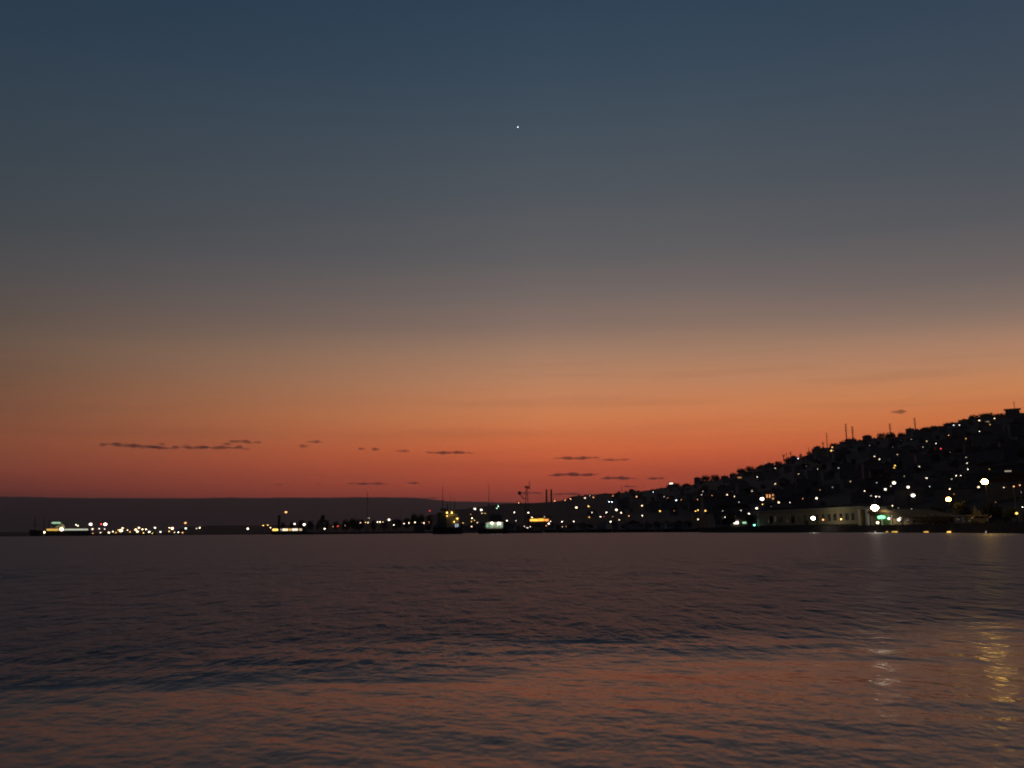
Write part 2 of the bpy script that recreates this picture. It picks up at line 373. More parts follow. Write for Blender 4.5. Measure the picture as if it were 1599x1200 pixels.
HILL = [(810,785.5,1.8,'o',.7),(866,782.5,2.2,'o',1.8),(882.5,781.5,2,'o',1.5),(891,779.5,1.8,'o',1.1),(913.5,778,2.6,'v',1.9),(926.5,777,1.9,'o',1.6),(921,774.5,1.4,'w',.25),(900,793,3,'v',3.2),(919,791,2.5,'y',2.4),(920,808,2.6,'y',1.4),(924.5,801,1.6,'w',.6),(957,774.5,1.7,'o',.5),(976,777,1.6,'o',.3),(971,786,1.7,'o',.35),(951,784,1.9,'b',1.7),(955.5,784,2,'b',1.9),
 (962.5,796.5,3.1,'w',3.2),(970,801,2.4,'v',2.2),(947,800.5,2.3,'w',2.1),(982,806,2,'o',1.5),(994,776,2.1,'o',1.1),(1002.5,790,2.5,'v',2.2),(1003,805.5,2,'w',1.5),(1020,768.5,1.8,'b',.6),(1042.5,778.5,2.2,'o',1.2),(1042.5,782,2.1,'o',1),(1037,776,1.7,'w',.25),(1037.5,781,1.7,'w',.3),(1056,781.5,2.3,'b',2.1),(1059.5,769,1.5,'w',.12),
 (1030.5,798.5,2.6,'y',2.6),(1086,798.5,2.2,'y',2),(1090,797,2.3,'y',2),(1101.5,798,2.6,'y',2.8),(1090,811.5,2.4,'v',1.8),(1089.5,780.5,2.2,'o',1.6),(1098.5,780.5,1.7,'o',.35),(1095.5,773,1.6,'w',.3),(1108.5,774.5,1.6,'o',.3),(1112,774,1.7,'o',.45),(1114.5,780.5,2.2,'v',1.5),(1125,773.5,2,'o',1),(1135.5,773,2.1,'v',1.5),(1147,775.5,1.9,'v',1),
 (1139.5,763,2.1,'o',1),(1182.5,745,1.9,'v',1.2),(1150,750.5,1.5,'w',.15),(1159,756,1.6,'b',.25),(1174,767,1.8,'w',.6),(1210.5,756,2,'v',1.1),(1190,779.5,4.2,'w',6),(1190.5,788,2.3,'y',1.8),(1181.5,794,3,'w',3.4),(1216,785,2.7,'v',2.6),(1169.5,802.5,2.3,'w',2.4),(1157,797.5,1.7,'w',.55),(1128.5,798,1.7,'w',.2),(1132,808,1.9,'w',.9),(1142,809.5,2.1,'o',1.7),(1146,809,1.6,'o',.4),
 (1246,751,2,'o',1.7),(1275,778.5,2.8,'w',3),(1282.5,785,1.8,'w',1),(1233.5,785,1.7,'w',.5),(1350,767,2.2,'v',1.4),(1382.5,764.5,3,'w',3.2),(1396,754.5,3.6,'w',4.2),(1391,759.5,1.7,'w',.3),(1368,776,2,'w',2),(1373,776,1.7,'w',.8),(1393.5,790,2.1,'v',1.5),(1300,761.5,1.6,'w',.12),(1328,790,1.6,'b',.2),(1360,774.5,1.6,'w',.25),
 (1418,761,3.2,'w',3.4),(1426,774,3.9,'w',5),(1447,748,3.2,'w',3.4),(1435,760.5,2,'o',1.2),(1451.5,760,1.6,'b',.3),(1483,764,2.1,'v',1.7),(1528,761,2.6,'v',2.4),(1493,743,2,'w',1.2),(1500,743,1.9,'w',.8),(1480,741,1.8,'o',.8),(1475,747,1.5,'w',.15),(1486,748.5,1.5,'w',.18),(1567.5,761.5,1.7,'v',.4),(1574,764,1.7,'b',.5),(1581.5,763.5,1.8,'w',.6),(1583,760,2.2,'o',1.6),(1587.5,756.5,1.9,'r',.6),(1592.5,758,2.2,'o',1.4),
 (1594,769,1.7,'b',.45),(1587.5,802,3,'y',3),(1596.5,792,1.7,'w',1.2),(1462,800,1.6,'w',.25),
 (1489,664.5,1.9,'b',.7),(1498,664.2,1.9,'w',.8),(1529,657,2.1,'v',1.3),(1553,653.8,1.8,'v',.6),(1546,664,2.4,'y',2.2),(1560,664.3,1.9,'v',.9),(1590,664,2.2,'b',1.8),(1594,661,1.5,'b',.6),(1529.5,674,1.8,'w',.8),(1495.5,685.5,1.7,'v',.6),(1517.5,684,1.8,'v',.7),(1461.5,693,1.7,'w',.5),(1469,701,2.2,'r',1.1),(1481,690.5,1.8,'w',.35),(1365.5,713,1.8,'v',.6),
 (1373.5,717.5,2.1,'v',1.3),(1376,731,1.8,'v',.5),(1397.5,727.5,2.4,'y',1.8),(1396,730.8,2.1,'y',1.4),(1435.5,729,1.9,'w',.55),(1454,718,1.9,'o',.6),(1510,723.5,1.8,'w',.8),(1511.5,733,1.7,'w',.8),(1573,735,1.7,'w',.5),(1577,735.5,1.7,'w',.5),(1581,733,1.7,'w',.7),(1299.5,698.8,2.3,'o',1.9),(1298,704,2.6,'y',2.2),(1302,704,1.8,'o',.9),(1246.5,716.5,2,'b',1.1),(1195.5,724,1.7,'w',.9),
 (1189,729,1.7,'w',.5),(1210.5,731.5,1.7,'w',.3),(1210.5,738,1.7,'o',.2),(1353.5,696,1.8,'w',.35),(1358,696,1.8,'w',.35),(1314.5,734.5,2.2,'v',1.4),(1351,724,2,'w',.9),(1369,754,1.8,'w',.18),(1523,681,1.6,'w',.2),(1528.5,683,1.6,'b',.25),(1540.5,680.5,1.8,'b',.3),(1504,714.5,1.6,'w',.15),(1508.5,714.5,1.6,'w',.15),(1545,733,1.5,'y',.15),(1394,698.5,1.5,'w',.12),(1423,686.5,1.8,'w',.12),(1441,698.5,1.5,'w',.12),(1407,688,1.5,'w',.1),(1585,735,1.5,'w',.3)]

_rq = random.Random(21)
for _ in range(46):       # the many faint windows between the brighter lights
    _x = round(_rq.uniform(1045, 1597), 1); _y = round(_rq.uniform(float(np.interp(_x, RX, RY)) + 12, 800), 1)
    HILL.append((_x, _y, 1.5, _rq.choice('wvvoob'), round(_rq.uniform(.1, .3), 2)))
def zone(px, py):
    if px < 300: return 'on the lit port quay at far left'
    if px < 500: return 'by the long low pier left of the mast'
    if px < 690: return 'along the dark breakwater left of the ships'
    if px < 800: return 'between the two lit ships' if px < 756 else 'behind the white-lit boat'
    if px < 900: return 'below the twin chimneys' if py > 790 else 'on the low ridge beside the twin chimneys'
    u = (py - ridge_y(px)) / (hor(px) - ridge_y(px))
    hgt = 'near the crest' if u < .22 else ('high on the hill' if u < .42 else ('midway up the hill' if u < .62 else ('low on the hill' if u < .82 else 'at the hill foot')))
    part = 'at left end' if px < 1040 else ('above harbour' if px < 1190 else ('above station' if px < 1350 else ('above wavy roof' if px < 1500 else 'at right edge')))
    return hgt + ' ' + part
groups = {}
HILL = [(x, y, r, c, round(b * (.75 if b < 2.1 else .9), 3)) for x, y, r, c, b in HILL]
allL = [(l, 'P') for l in PORT] + [(l, 'Q') for l in QUAYC] + [(l, 'H') for l in HILL]
for l, k in allL:
    x, y, r, c, b = l
    groups.setdefault((size_word(r, b), c, zone(x, y)), []).append(l)
ORD = ['leftmost', 'second', 'third', 'fourth', 'fifth', 'sixth', 'seventh', 'eighth', 'ninth', 'tenth', 'eleventh', 'twelfth', 'thirteenth', 'fourteenth', 'fifteenth', 'sixteenth', 'seventeenth', 'eighteenth', 'nineteenth', 'twentieth', 'twenty-first', 'twenty-second']
def lab(l, noun):
    x, y, r, c, b = l
    key = (size_word(r, b), c, zone(x, y)); g = sorted(groups[key])
    s = ('house with %s %s window %s' if noun == 'house' else '%s %s ' + noun + ' %s') % (key[0], NAMES[c], key[2])
    s = s.replace('house with faint', 'faintly lit house with').replace('half way up', 'midway up')
    if len(g) > 1:
        i = g.index(l)
        s += ', rightmost' if i == len(g) - 1 else (', %s' % ORD[i] + ('' if i == 0 else ' from left'))
    return s

# house with a gabled roof, and the same with a lit window facing the bay
WALLS = [mat('render_%d' % i, c, .9, .15, .4) for i, c in enumerate([(.30, .28, .25), (.22, .21, .20), (.34, .30, .24), (.26, .22, .20)])]
ROOFS = [mat('roof_tile', (.16, .07, .05), .85, .25, 1.5), mat('flat_roof', (.12, .12, .12), .9, .2, 1)]
GLASS = mat('dark_glass', (.02, .022, .025), .15)
def house(p, w, d, h, kind, name='house', wall=None, lit=None, rz=None, label='', group=None, cat='house', floors=0):
    t = thing(name, label, cat, p, faceview(p) + R_.uniform(-.25, .25) if rz is None else rz, group)
    wm = wall or R_.choice(WALLS)
    wl = MB().box(-w / 2, w / 2, -d / 2, d / 2, -4, h).build('wall', wm, t)
    if kind == 0:
        e = .5; k = w * .2
        MB().prism([(-w / 2 - e, h), (w / 2 + e, h), (w / 2 + e, h + .25), (0, h + k + .25), (-w / 2 - e, h + .25)], -d / 2 - e, d / 2 + e).build('roof', ROOFS[0], t)
    elif kind == 1:
        rb = MB().box(-w / 2 - .3, w / 2 + .3, -d / 2 - .3, d / 2 + .3, h, h + .5).build('roof', ROOFS[1], t)
        MB().box(-w * .15, w * .12, -1.2, 1.6, h + .5, h + 2.2).build('stair_head', wm, rb)
    else:
        e = .6; zt = h + w * .18
        MB().add([(-w/2-e,-d/2-e,h),(w/2+e,-d/2-e,h),(w/2+e,d/2+e,h),(-w/2-e,d/2+e,h),(-w*.18,0,zt),(w*.18,0,zt)], [(0,3,2,1),(0,1,5,4),(1,2,5),(2,3,4,5),(3,0,4)]).build('roof', ROOFS[0], t)
    nfl = max(1, int(h // 3)); nw = max(2, int(w // 3.2))
    litpos = None
    if lit:
        litpos = (R_.randrange(nw), nfl - 1 if nfl < 3 else R_.randrange(nfl - 2, nfl))
    for f in range(nfl):
        for i in range(nw):
            x = -w / 2 + (i + .5) * w / nw; z = 1.1 + f * (h / nfl)
            if litpos == (i, f): continue
            if not floors: continue
            MB().box(x - .6, x + .6, -d / 2 - .04, -d / 2 + .1, z, z + 1.3).build('window', GLASS, t)
    return t, litpos, nw, nfl

def lit_house(l, D, label):
    x, y, r, c, b = l
    p = P(x, y, D); w = R_.uniform(9, 13); d = 9; h = R_.choice([5.6, 6, 8.7])
    s = (max(1.1, 2 * r - 2.6)) * mpp(D) * .5
    zw = h - 1.9
    g = Vector((p.x, p.y, p.z - zw)) + Vector((p.x, p.y, 0)).normalized() * (d / 2 + .1)
    t, *_ = house(g, w, d, h, R_.choice([0, 1, 2]), rz=faceview(p), label=label, group='houses with a lit window on the hillside')
    dd = max(1.1, 2 * r - 2.6); e = b * (3.6 / dd) ** 2 * .8
    wn = MB().box(-s, s, -d / 2 - .10, -d / 2 + .02, zw - s * .8, zw + s * .8).build('window', emit(c, e), t)
    MB().box(-s - .15, s + .15, -d / 2 - .14, -d / 2 - .001, zw - s * .8 - .12, zw - s * .8 - .002).build('sill', mat('stone_sill', (.4, .38, .35), .8), wn)
    return t

for l in PORT:
    D = 1700 if l[1] > 828 else 2000
    if l[0] > 380: D = 1250
    if l == (446.5,800,2.6,'o',2.6): D = 1250
    lamp(l[0], l[1], D, l[2] + .35, l[3], l[4] * 1.4, gz=1.2, label=lab(l, 'lamp'), group='lamps of the port quay and pier', name='quay_lamp', cat='lamp')
for l in QUAYC:
    D = 760 + 200 * R_.random() if l[0] < 1000 else 700
    if l[0] < 690: D = 990
    if 930 < l[0] < 1000: D = 575
    lamp(*l[:2], D, *l[2:], gz=1.2, light=930 < l[0] < 1000, label=lab(l, 'lamp'), group='lamps around the harbour', name='harbour_lamp', cat='lamp')
for l in HILL:
    x, y, r, c, b = l
    if b < .6 or (c == 'o' and b < 1.0):
        D = solve(x, y, 4.5)
        if D - DS(x) < 120 and x > 1290: lamp(x, y, D + 30, r, c, b, gz=1.3, label=lab(l, 'lamp'), group='small lamps behind the quay', name='small_lamp', cat='lamp')
        else: lit_house(l, D, lab(l, 'house'))
    else:
        hp = 8.0; D = solve(x, y, hp); 
        lamp(x, y, D, r, c, b, gz=ground(x, D), label=lab(l, 'street lamp'), group='street lamps on the hillside')

# lit strips and rooftop lights on the hill: houses whose lit window is wide
def wide_lit(x, y, w, h, c, b, label, D=None):
    D = D or solve(x, y, 4.5); p = P(x, y, D); k = mpp(D)
    zw = 4.2; g = Vector((p.x, p.y, p.z - zw)) + Vector((p.x, p.y, 0)).normalized() * 4.6
    t, *_ = house(g, max(11, w * k + 3), 9, 5.9, 1, rz=faceview(p), label=label, group='houses with a lit window on the hillside')
    MB().box(-w * k / 2, w * k / 2, -4.62, -4.4, zw - h * k / 2, zw + h * k / 2).build('window', emit(c, b), t)
wide_lit(1048, 755.3, 5, 1.8, 'w', 2.6, 'house on the crest with a dazzling white light at its roof')
wide_lit(1507, 685.5, 12, 1.8, 'y', .8, 'long house high on the hill with a lit yellow terrace')
wide_lit(1539, 659, 9, 1.4, 'v', .3, 'house below the right crest with a faint lit balcony strip')
wide_lit(1155, 746, 6, 1.8, 'o', .5, 'house under the crest with a dim wide orange window')
wide_lit(1385, 743.5, 8, 1.4, 'o', .2, 'house above the floodlight with a very dim orange strip')
wide_lit(1574, 736, 8, 1.5, 'w', .4, 'house at the right edge with a wide dim white window')

# ------------------------------------------------------------------ trees
leaf_m = mat('dark_leaf', (.035, .045, .025), .9, .5, .6); bark_m = mat('bark', (.06, .05, .04), .95, .3, 3)
def crown_mesh(seed, kind):
    r = random.Random(seed); b = MB()
    lobes = []
    if kind == 'round':
        for i in range(9): 
            a = r.uniform(0, 6.28); q = r.uniform(.1, .55)
            lobes.append((math.cos(a) * q, math.sin(a) * q, r.uniform(.45, .85), r.uniform(.25, .42)))
    elif kind == 'wide':
        for i in range(11):
            a = 6.28 * i / 11 * 2; q = r.uniform(.25, .62)
            lobes.append((math.cos(a) * q, math.sin(a) * q, .78 - q * .35, r.uniform(.3, .4)))
    else:
        for i in range(10):
            z = .15 + .8 * i / 10; q = .34 * (1 - z) + .03
            lobes.append((r.uniform(-.04, .04), r.uniform(-.04, .04), z, q))
    for (x, y, z, q) in lobes:
        for _ in range(46):
            d = Vector((r.gauss(0, 1), r.gauss(0, 1), r.gauss(0, 1) * .8)).normalized() * q * r.uniform(.55, 1.08)
            c = Vector((x, y, z)) + d
            u = Vector((r.gauss(0, 1), r.gauss(0, 1), r.gauss(0, 1))).normalized(); v = u.orthogonal().normalized(); k = r.uniform(.05, .11) if kind != 'cone' else r.uniform(.03, .07)
            b.add([c - u * k, c + v * k * .8, c + u * k, c - v * k * .8], [(0, 1, 2, 3)])
    A = np.array(b.v); A[:, :2] /= np.abs(A[:, :2]).max() * 2; A[:, 2] = .12 + (A[:, 2] - A[:, 2].min()) / (A[:, 2].max() - A[:, 2].min()) * .88
    b.v = [tuple(q) for q in A.tolist()]
    return b.mesh('crown', leaf_m)
def trunk_mesh(seed):
    r = random.Random(seed); b = MB().tube((0, 0, -.08), (0, 0, .5), .035, .02, 6, False)
    for i in range(5):
        a = r.uniform(0, 6.28); b.tube((0, 0, .28 + .05 * i), (math.cos(a) * .3, math.sin(a) * .3, .6 + .04 * i), .014, .005, 4, False)
    return b.mesh('trunk', bark_m)
CR = {k: [crown_mesh(11 * i + len(k), k) for i in range(3)] for k in ('round', 'wide', 'cone')}
TR = [trunk_mesh(i) for i in range(3)]
def tree(p, h, w, kind, label, group=None, name=None):
    t = thing(name or ('conifer_tree' if kind == 'cone' else 'tree'), label, 'tree', p, R_.uniform(0, 6.28), group)
    sw = w
    link('trunk', R_.choice(TR), t, (0, 0, 0), (sw * .7, sw * .7, h))
    link('crown', R_.choice(CR[kind]), t, (0, 0, 0), (sw, sw, h))
    return t
# ------------------------------------------------------------------ the crest of the hill: houses and trees against the sky
CREST = [(897,908,775,'t'),(912,921,774.5,'t'),(938,956,770.5,'t'),(958,966,771,'t'),(985,996,766.5,'t'),(1004,1020,766,'t'),(1024,1038,763,'t'),(1041,1046,758,'h'),(1050,1062,754,'t'),(1066,1078,755,'t'),
 (1084,1094,745.5,'h'),(1095,1107,742,'t'),(1108,1124,740.6,'t'),(1126,1137,743,'h'),(1139,1150,738,'t'),(1151,1163,731,'t'),(1163,1178,727.5,'t'),(1180,1192,727.5,'t'),(1194,1208,723,'h'),(1209,1222,719.5,'t'),(1225,1238,714,'t'),(1238,1248,713.5,'t'),
 (1258,1268,704,'t'),(1268,1278,700,'h'),(1280,1291,699,'h'),(1295,1310,691.5,'t'),(1311,1319,689.5,'h'),(1319,1338,684,'t'),(1339,1346,688,'h'),(1347.5,1360,679.5,'g'),(1361,1369,684,'h'),(1370,1383,675.5,'t'),(1384,1397,674.8,'t'),
 (1401,1414,675,'t'),(1415,1426,669,'h'),(1427,1438,671,'h'),(1436,1452,667,'t'),(1450,1471,664.5,'t'),(1474,1484,661,'h'),(1479,1496,659.5,'t'),(1498,1512,655,'h'),(1512,1526,647.5,'t'),(1528,1553,644.5,'t'),(1554,1568,645.5,'t'),(1570,1591,639.3,'f'),(1591,1606,646,'h'),(1612,1630,640,'t'),(1636,1652,634,'h')]
crest_n = {}
for n, (x0, x1, yt, k) in enumerate(CREST):
    cx = (x0 + x1) / 2; D = DR(cx) - 25; kk = mpp(D); p = P(cx, yt, D); gz = ground(cx, D); w = (x1 - x0) * kk
    where = 'at the left end of the crest' if cx < 1040 else ('on the crest above the harbour' if cx < 1190 else ('on the crest above the station' if cx < 1345 else ('on the crest above the wavy roof' if cx < 1500 else 'on the crest at the right edge')))
    key = ('t' if k == 't' else 'h', where); crest_n[key] = crest_n.get(key, 0) + 1; ordn = ORD[crest_n[key] - 1]
    if k == 't':
        tree((p.x, p.y, gz - 4), p.z - gz + 4.4, w * 1.15, 'wide' if w > 14 else 'round', 'dark round-crowned tree %s, %s from left' % (where, ordn), 'trees along the crest')
    else:
        h = p.z - gz; kind = {'h': 1, 'g': 2, 'f': 1}[k]; lab_ = {'h': 'dark flat-topped house %s, %s from left', 'g': 'tall black house with a low peaked roof %s', 'f': 'broad house under an overhanging flat roof %s'}[k]
        hh = h - (w * .18 if kind == 2 else 1.6)
        if k == 'f':
            t = thing('house', lab_ % where, 'house', (p.x, p.y, gz - 1), faceview(p), 'houses along the crest')
            MB().box(-w * .42, w * .42, -5, 5, -2, h).build('wall', WALLS[1], t); MB().box(-w * .5, w * .5, -6, 6, h, h + 1.2).build('roof', ROOFS[1], t)
        else:
            house((p.x, p.y, gz), w, 9, max(2.5, hh), kind, rz=faceview(p) + R_.uniform(-.1, .1), label=(lab_ % (where, ordn)) if '%s,' in lab_ else lab_ % where, group='houses along the crest')
# small growth softening the crest
for i in range(46):
    px = 868 + i * 16.3 + R_.uniform(-5, 5); D = DR(px) - 12; p = P(px, ridge_y(px), D); s = R_.uniform(3.0, 5.5)
    tree((p.x, p.y, ground(px, D) - 1), s, s * 1.6, 'wide', 'small dark tree lost among others ' + zone(px, ridge_y(px) - 2), 'small trees filling the crest', name='shrub_tree')
# slope: dark houses and trees hardly seen at night
for i in range(230):
    px = 960 + 690 * (i + R_.random()) / 230; s = R_.uniform(.3 if px > 1300 else .16, .93) if px > 1100 else R_.uniform(.3, .93); D = DS(px) + s * (DR(px) - DS(px)); p = pol(azof(px), D, ground(px, D) - .3)
    zz = zone(px, P(px, 829, D).lerp(p, 0).y * 0 + 829 - (p.z / D * 1418 - CAMH / D * 1418) + (hor(px) - 829))
    if i % 2:
        kd = R_.choice([0, 1, 2]); hh = R_.choice([5.8, 6.2, 8.9, 11.6])
        house(p, R_.uniform(9, 14), 9, hh, kd, label='unlit %s %s house %s' % ('tall' if hh > 7 else 'low', ('gabled', 'flat-roofed', 'hipped-roof')[kd], zz), group='unlit houses on the hillside')
    else:
        tree(p, R_.uniform(6, 10), R_.uniform(6, 9), 'round', 'dark tree hardly visible ' + zz, 'trees on the dark hillside')
# masts on the crest
mast_m = mat('mast_steel', (.05, .045, .045), .7)
def antenna(x, y0, y1, w, label, D=None, bars=2):
    D = D or DR(x) - 30; b = P(x, y1, D); tp = P(x, y0, D); r = w * mpp(D) / 2; h = tp.z - b.z
    t = thing('antenna_mast', label, 'antenna', (b.x, b.y, b.z - 3), faceview(b), 'thin masts against the sky')
    MB().tube((0, 0, 0), (0, 0, h + 3), r, r * .55, 6).build('pole', mast_m, t)
    for i in range(bars):
        z = 3 + h * (.94 - .2 * i); MB().box(-r * 2.2, r * 2.2, -r * .4, r * .4, z, z + r * .8).build('crossbar', mast_m, t)
antenna(1292, 676, 699, 1.2, 'thin pointed mast rising from the crest left of the orange lights')
antenna(1285.5, 691, 700, 1.4, 'short stub mast just left of the thin pointed crest mast')
antenna(1280, 697, 702, 1.0, 'tiny mast on the crest, leftmost of the three by the orange lights')
antenna(1322, 662, 686, 1.7, 'tallest of the pair of masts on the crest, the left one', bars=3)
antenna(1332, 666.5, 686, 1.9, 'right and shorter of the pair of masts on the crest', bars=3)
antenna(1390.5, 662, 678, 1.7, 'mast on the crest behind two round trees', bars=3)
antenna(1429.5, 653, 673, 1.7, 'mast standing alone on the crest above the wavy roof', bars=3)
antenna(1584.5, 628, 641, 1.0, 'thin mast above the broad flat-roofed house at right')
antenna(1235, 706, 716, 1.4, 'short mast on the crest above the station roof')
antenna(1228.5, 708, 717, .9, 'very thin short mast on the crest left of another short one')
antenna(1224, 711, 718, 1.8, 'stubby mast on the crest, lowest of three close together')
antenna(1263, 699, 706, .8, 'hair-thin short mast on the crest right of the pointed conifer')
antenna(971, 758, 770, .8, 'hair-thin mast on the left end of the crest')
p = P(1250, 708.5, DR(1250) - 20); g = ground(1250, DR(1250) - 20); tree((p.x, p.y, g - 1), p.z - g + 1, 9, 'cone', 'pointed dark conifer on the crest left of the pointed mast')
def chimney(x, label):
    D = 2600; b = P(x, 787, D); tp = P(x, 765, D)
    t = thing('chimney_stack', label, 'chimney', (b.x, b.y, b.z - 6), 0, 'twin chimneys')
    h = tp.z - b.z + 6
    MB().tube((0, 0, 0), (0, 0, h - 3), 3.0, 2.4, 12).build('stack', mast_m, t); MB().tube((0, 0, h - 3), (0, 0, h), 2.9, 2.8, 12).build('rim', mast_m, t)
chimney(853.6, 'left of the twin dark chimneys above the harbour'); chimney(861, 'right of the twin dark chimneys above the harbour')

# ------------------------------------------------------------------ the harbour mole and the low land by it
conc = mat('concrete', (.10, .10, .095), .9, .3, .5); stone = mat('quay_stone', (.05, .048, .045), .95, .5, .8)
def strip(name, pts, zt, depth, m, zb=-1.5):
    """a solid run of quay: pts = [(px, D)]"""
    b = MB(); n = len(pts)
    fr = [pol(azof(x), D) for x, D in pts]; bk = [pol(azof(x), D + depth) for x, D in pts]
    vs = [(p.x, p.y, zb) for p in fr] + [(p.x, p.y, zt) for p in fr] + [(p.x, p.y, zt) for p in bk] + [(p.x, p.y, zb) for p in bk]
    fs = []
    for i in range(n - 1):
        fs += [(i, i + 1, n + i + 1, n + i), (n + i, n + i + 1, 2 * n + i + 1, 2 * n + i), (2 * n + i, 2 * n + i + 1, 3 * n + i + 1, 3 * n + i)]
    fs += [(0, n, 2 * n, 3 * n), (n - 1, 4 * n - 1, 3 * n - 1, 2 * n - 1)]
    b.add(vs, fs); return structure(b.build(name, m))
strip('quay', [(1092, 400), (1200, 355), (1300, 312), (1400, 271), (1500, 232), (1600, 193), (1700, 178), (1900, 165), (2300, 150)], 2.15, 60, stone)
strip('port_quay', [(84, 1560), (150, 1580), (230, 1600), (300, 1640), (318, 1690)], 2.2, 700, conc)
strip('breakwater', [(477, 900), (520, 905), (580, 915), (650, 925), (700, 930)], 1.9, 14, stone)
strip('harbour_quay', [(640, 960), (760, 930), (900, 860), (1000, 760), (1091, 705)], 1.7, 60, stone)

SKY = [(438,446,814,'round'),(452,463,812.5,'round'),(466,478,811.5,'wide'),(480,490,812,'round'),(494,499,810,'round'),(498,509,804,'cone'),(508,515,809,'round'),(520,530,811,'round'),(534,546,810,'wide'),(545,560,807.5,'wide'),(558,570,808.5,'round'),(578,588,810,'round'),(594,606,809.5,'round'),(612,628,809,'wide'),(630,642,807,'wide'),
       (641,652,800.5,'wide'),(651,664,800.5,'wide'),(666,676,802.5,'round')]
for n, (x0, x1, yt, k) in enumerate(SKY):
    cx = (x0 + x1) / 2; D = 1010 if cx > 480 else 1450; p = P(cx, yt, D); gz = ground(cx, D)
    lb = 'black pointed conifer, the tallest tree behind the breakwater' if k == 'cone' else ('dark tree in the row behind the breakwater, %s from left' % ORD[n] if n < 15 else 'tall dark tree left of the lit ship, %s of three' % ORD[n - 15])
    tree((p.x, p.y, gz), p.z - gz, (x1 - x0) * mpp(D) * (1.5 if k == 'cone' else 1.1), k, lb, 'trees behind the breakwater')
# low dark sheds and trees crowding the harbour quay
for i in range(26):
    px = 655 + i * 16.8 + R_.uniform(-4, 4); D = float(np.interp(px, [640, 760, 900, 1000, 1091], [960, 930, 860, 760, 705])) + R_.uniform(12, 26); p = P(px, 829, D); k = mpp(D)
    if i % 3 == 1: tree((p.x, p.y, 1.6), R_.uniform(9, 15) * k, R_.uniform(10, 16) * k, 'wide', 'dark tree on the harbour quay, %s from left' % ORD[i // 3], 'trees on the harbour quay')
    else: house((p.x, p.y, 1.6), R_.uniform(14, 22) * k, 8, R_.uniform(7, 12) * k, 1 if i % 2 else 0, name='harbour_shed', label='low dark shed on the harbour quay, %s from left' % ORD[i - (i + 1) // 3], cat='shed', group='sheds on the harbour quay')
# chimney and pylons on the left
D = 1300; b_ = P(435.5, 826, D); tp = P(435.5, 805, D)
t = thing('chimney_stack', 'lone square dark chimney beside the orange lamp', 'chimney', (b_.x, b_.y, 0), 0); h = tp.z
MB().box(-1.6, 1.6, -1.6, 1.6, 0, h - 1.5).build('stack', mast_m, t); MB().box(-1.85, 1.85, -1.85, 1.85, h - 1.5, h).build('rim', mast_m, t)
antenna(573, 769, 826, 1.1, 'tall thin mast rising above the breakwater into the red sky', D=980, bars=1)
antenna(625, 795, 826, .7, 'hair-thin mast with a crossbar right of the tall mast', D=980, bars=1)

# ------------------------------------------------------------------ ships
hull_m = mat('dark_hull', (.03, .03, .035), .6, .2, .5); ship_m = mat('ship_paint', (.45, .45, .38), .55, .1, .6); deck_m = mat('deck_grey', (.16, .16, .15), .8)
def hull(L, B, H, bow=.22, m=None, name='hull', parent=None, sheer=.25):
    """a hull along x with a pointed bow at +x and a rounded stern, flaring upward"""
    b = MB(); n = 15; rows_ = []
    for j, (z, q) in enumerate(((-1.0, .62), (0, .82), (H * .55, .95), (H, 1.0))):
        row = []
        for i in range(n):
            u = i / (n - 1); x = -L / 2 + u * L * (1 if j > 1 else .97)
            e = min(1, ((1 - u) / bow) ** .6) if u > 1 - bow else 1.0
            e = min(e, .72 + .28 * min(1, u / .1))
            row.append((x, B / 2 * e * q, z + (sheer * H * max(0, (u - .6) / .4) ** 2 if j == 3 else 0)))
        rows_.append(row)
    vs = [(x, -y, z) for r in rows_ for x, y, z in r] + [(x, y, z) for r in rows_ for x, y, z in r]; k = n * 4; fs = []
    for j in range(3):
        for i in range(n - 1):
            a = j * n + i; fs.append((a, a + 1, a + n + 1, a + n)); fs.append((k + a, k + a + n, k + a + n + 1, k + a + 1))
        fs.append((j * n, j * n + n, k + j * n + n, k + j * n))
        fs.append((j * n + n - 1, k + j * n + n - 1, k + j * n + 2 * n - 1, j * n + 2 * n - 1))
    for i in range(n - 1): fs.append((3 * n + i, 3 * n + i + 1, k + 3 * n + i + 1, k + 3 * n + i)); fs.append((i, k + i, k + i + 1, i + 1))
    b.add(vs, fs); return b.build(name, m or hull_m, parent)
def head(t, x, y, z, r, c, b, light=False, name='deck_lamp'):
    return link(name, head_mesh(emit(c, b, light)), t, (x, y, z), (r, r, r))
# ship A: tall lit superstructure, masts (pixels 677..722)
D = 520; k = mpp(D); o = P(700, 829, D); hz = lambda y: (hor(700) - y) * k + CAMH
X = lambda px: (px - 700) * k
t = thing('ship', 'tall dark ship with a dim yellow-lit superstructure and a thin mast', 'ship', (o.x, o.y, 0), faceview(o))
hull(48 * k, 7, hz(824), parent=t)
w = MB().box(X(683), X(697), -2.4, 2.6, hz(824.3), hz(801)).build('deckhouse', deck_m, t)
MB().box(X(696.2), X(717), -2.0, 2.6, hz(824.4), hz(808)).box(X(697.5), X(714), -1.2, 2.2, hz(808.01), hz(803)).build('superstructure', ship_m, t)
b = MB()
b.box(X(695), X(718), -3.0, 2.8, hz(799.6), hz(798.4))
b.build('upper_deck', ship_m, t)
b = MB()
for q in (696.5, 714.8, 716.8): b.tube((X(q), -2.8, hz(808)), (X(q), -2.8, hz(799.6)), .13)
b.tube((X(717.6), -2.8, hz(824)), (X(715.4), -2.8, hz(799.6)), .28, .2)
b.build('stanchion', ship_m, t)
MB().box(X(695.5), X(717.5), -3.0, -2.9, hz(809), hz(807.6)).build('railing', ship_m, t)
for q in (711.6, 714.6): MB().box(X(q - 1), X(q + 1), -2.12, -1.98, hz(825) + .3, hz(818.8)).build('window', emit('b', .55), t)
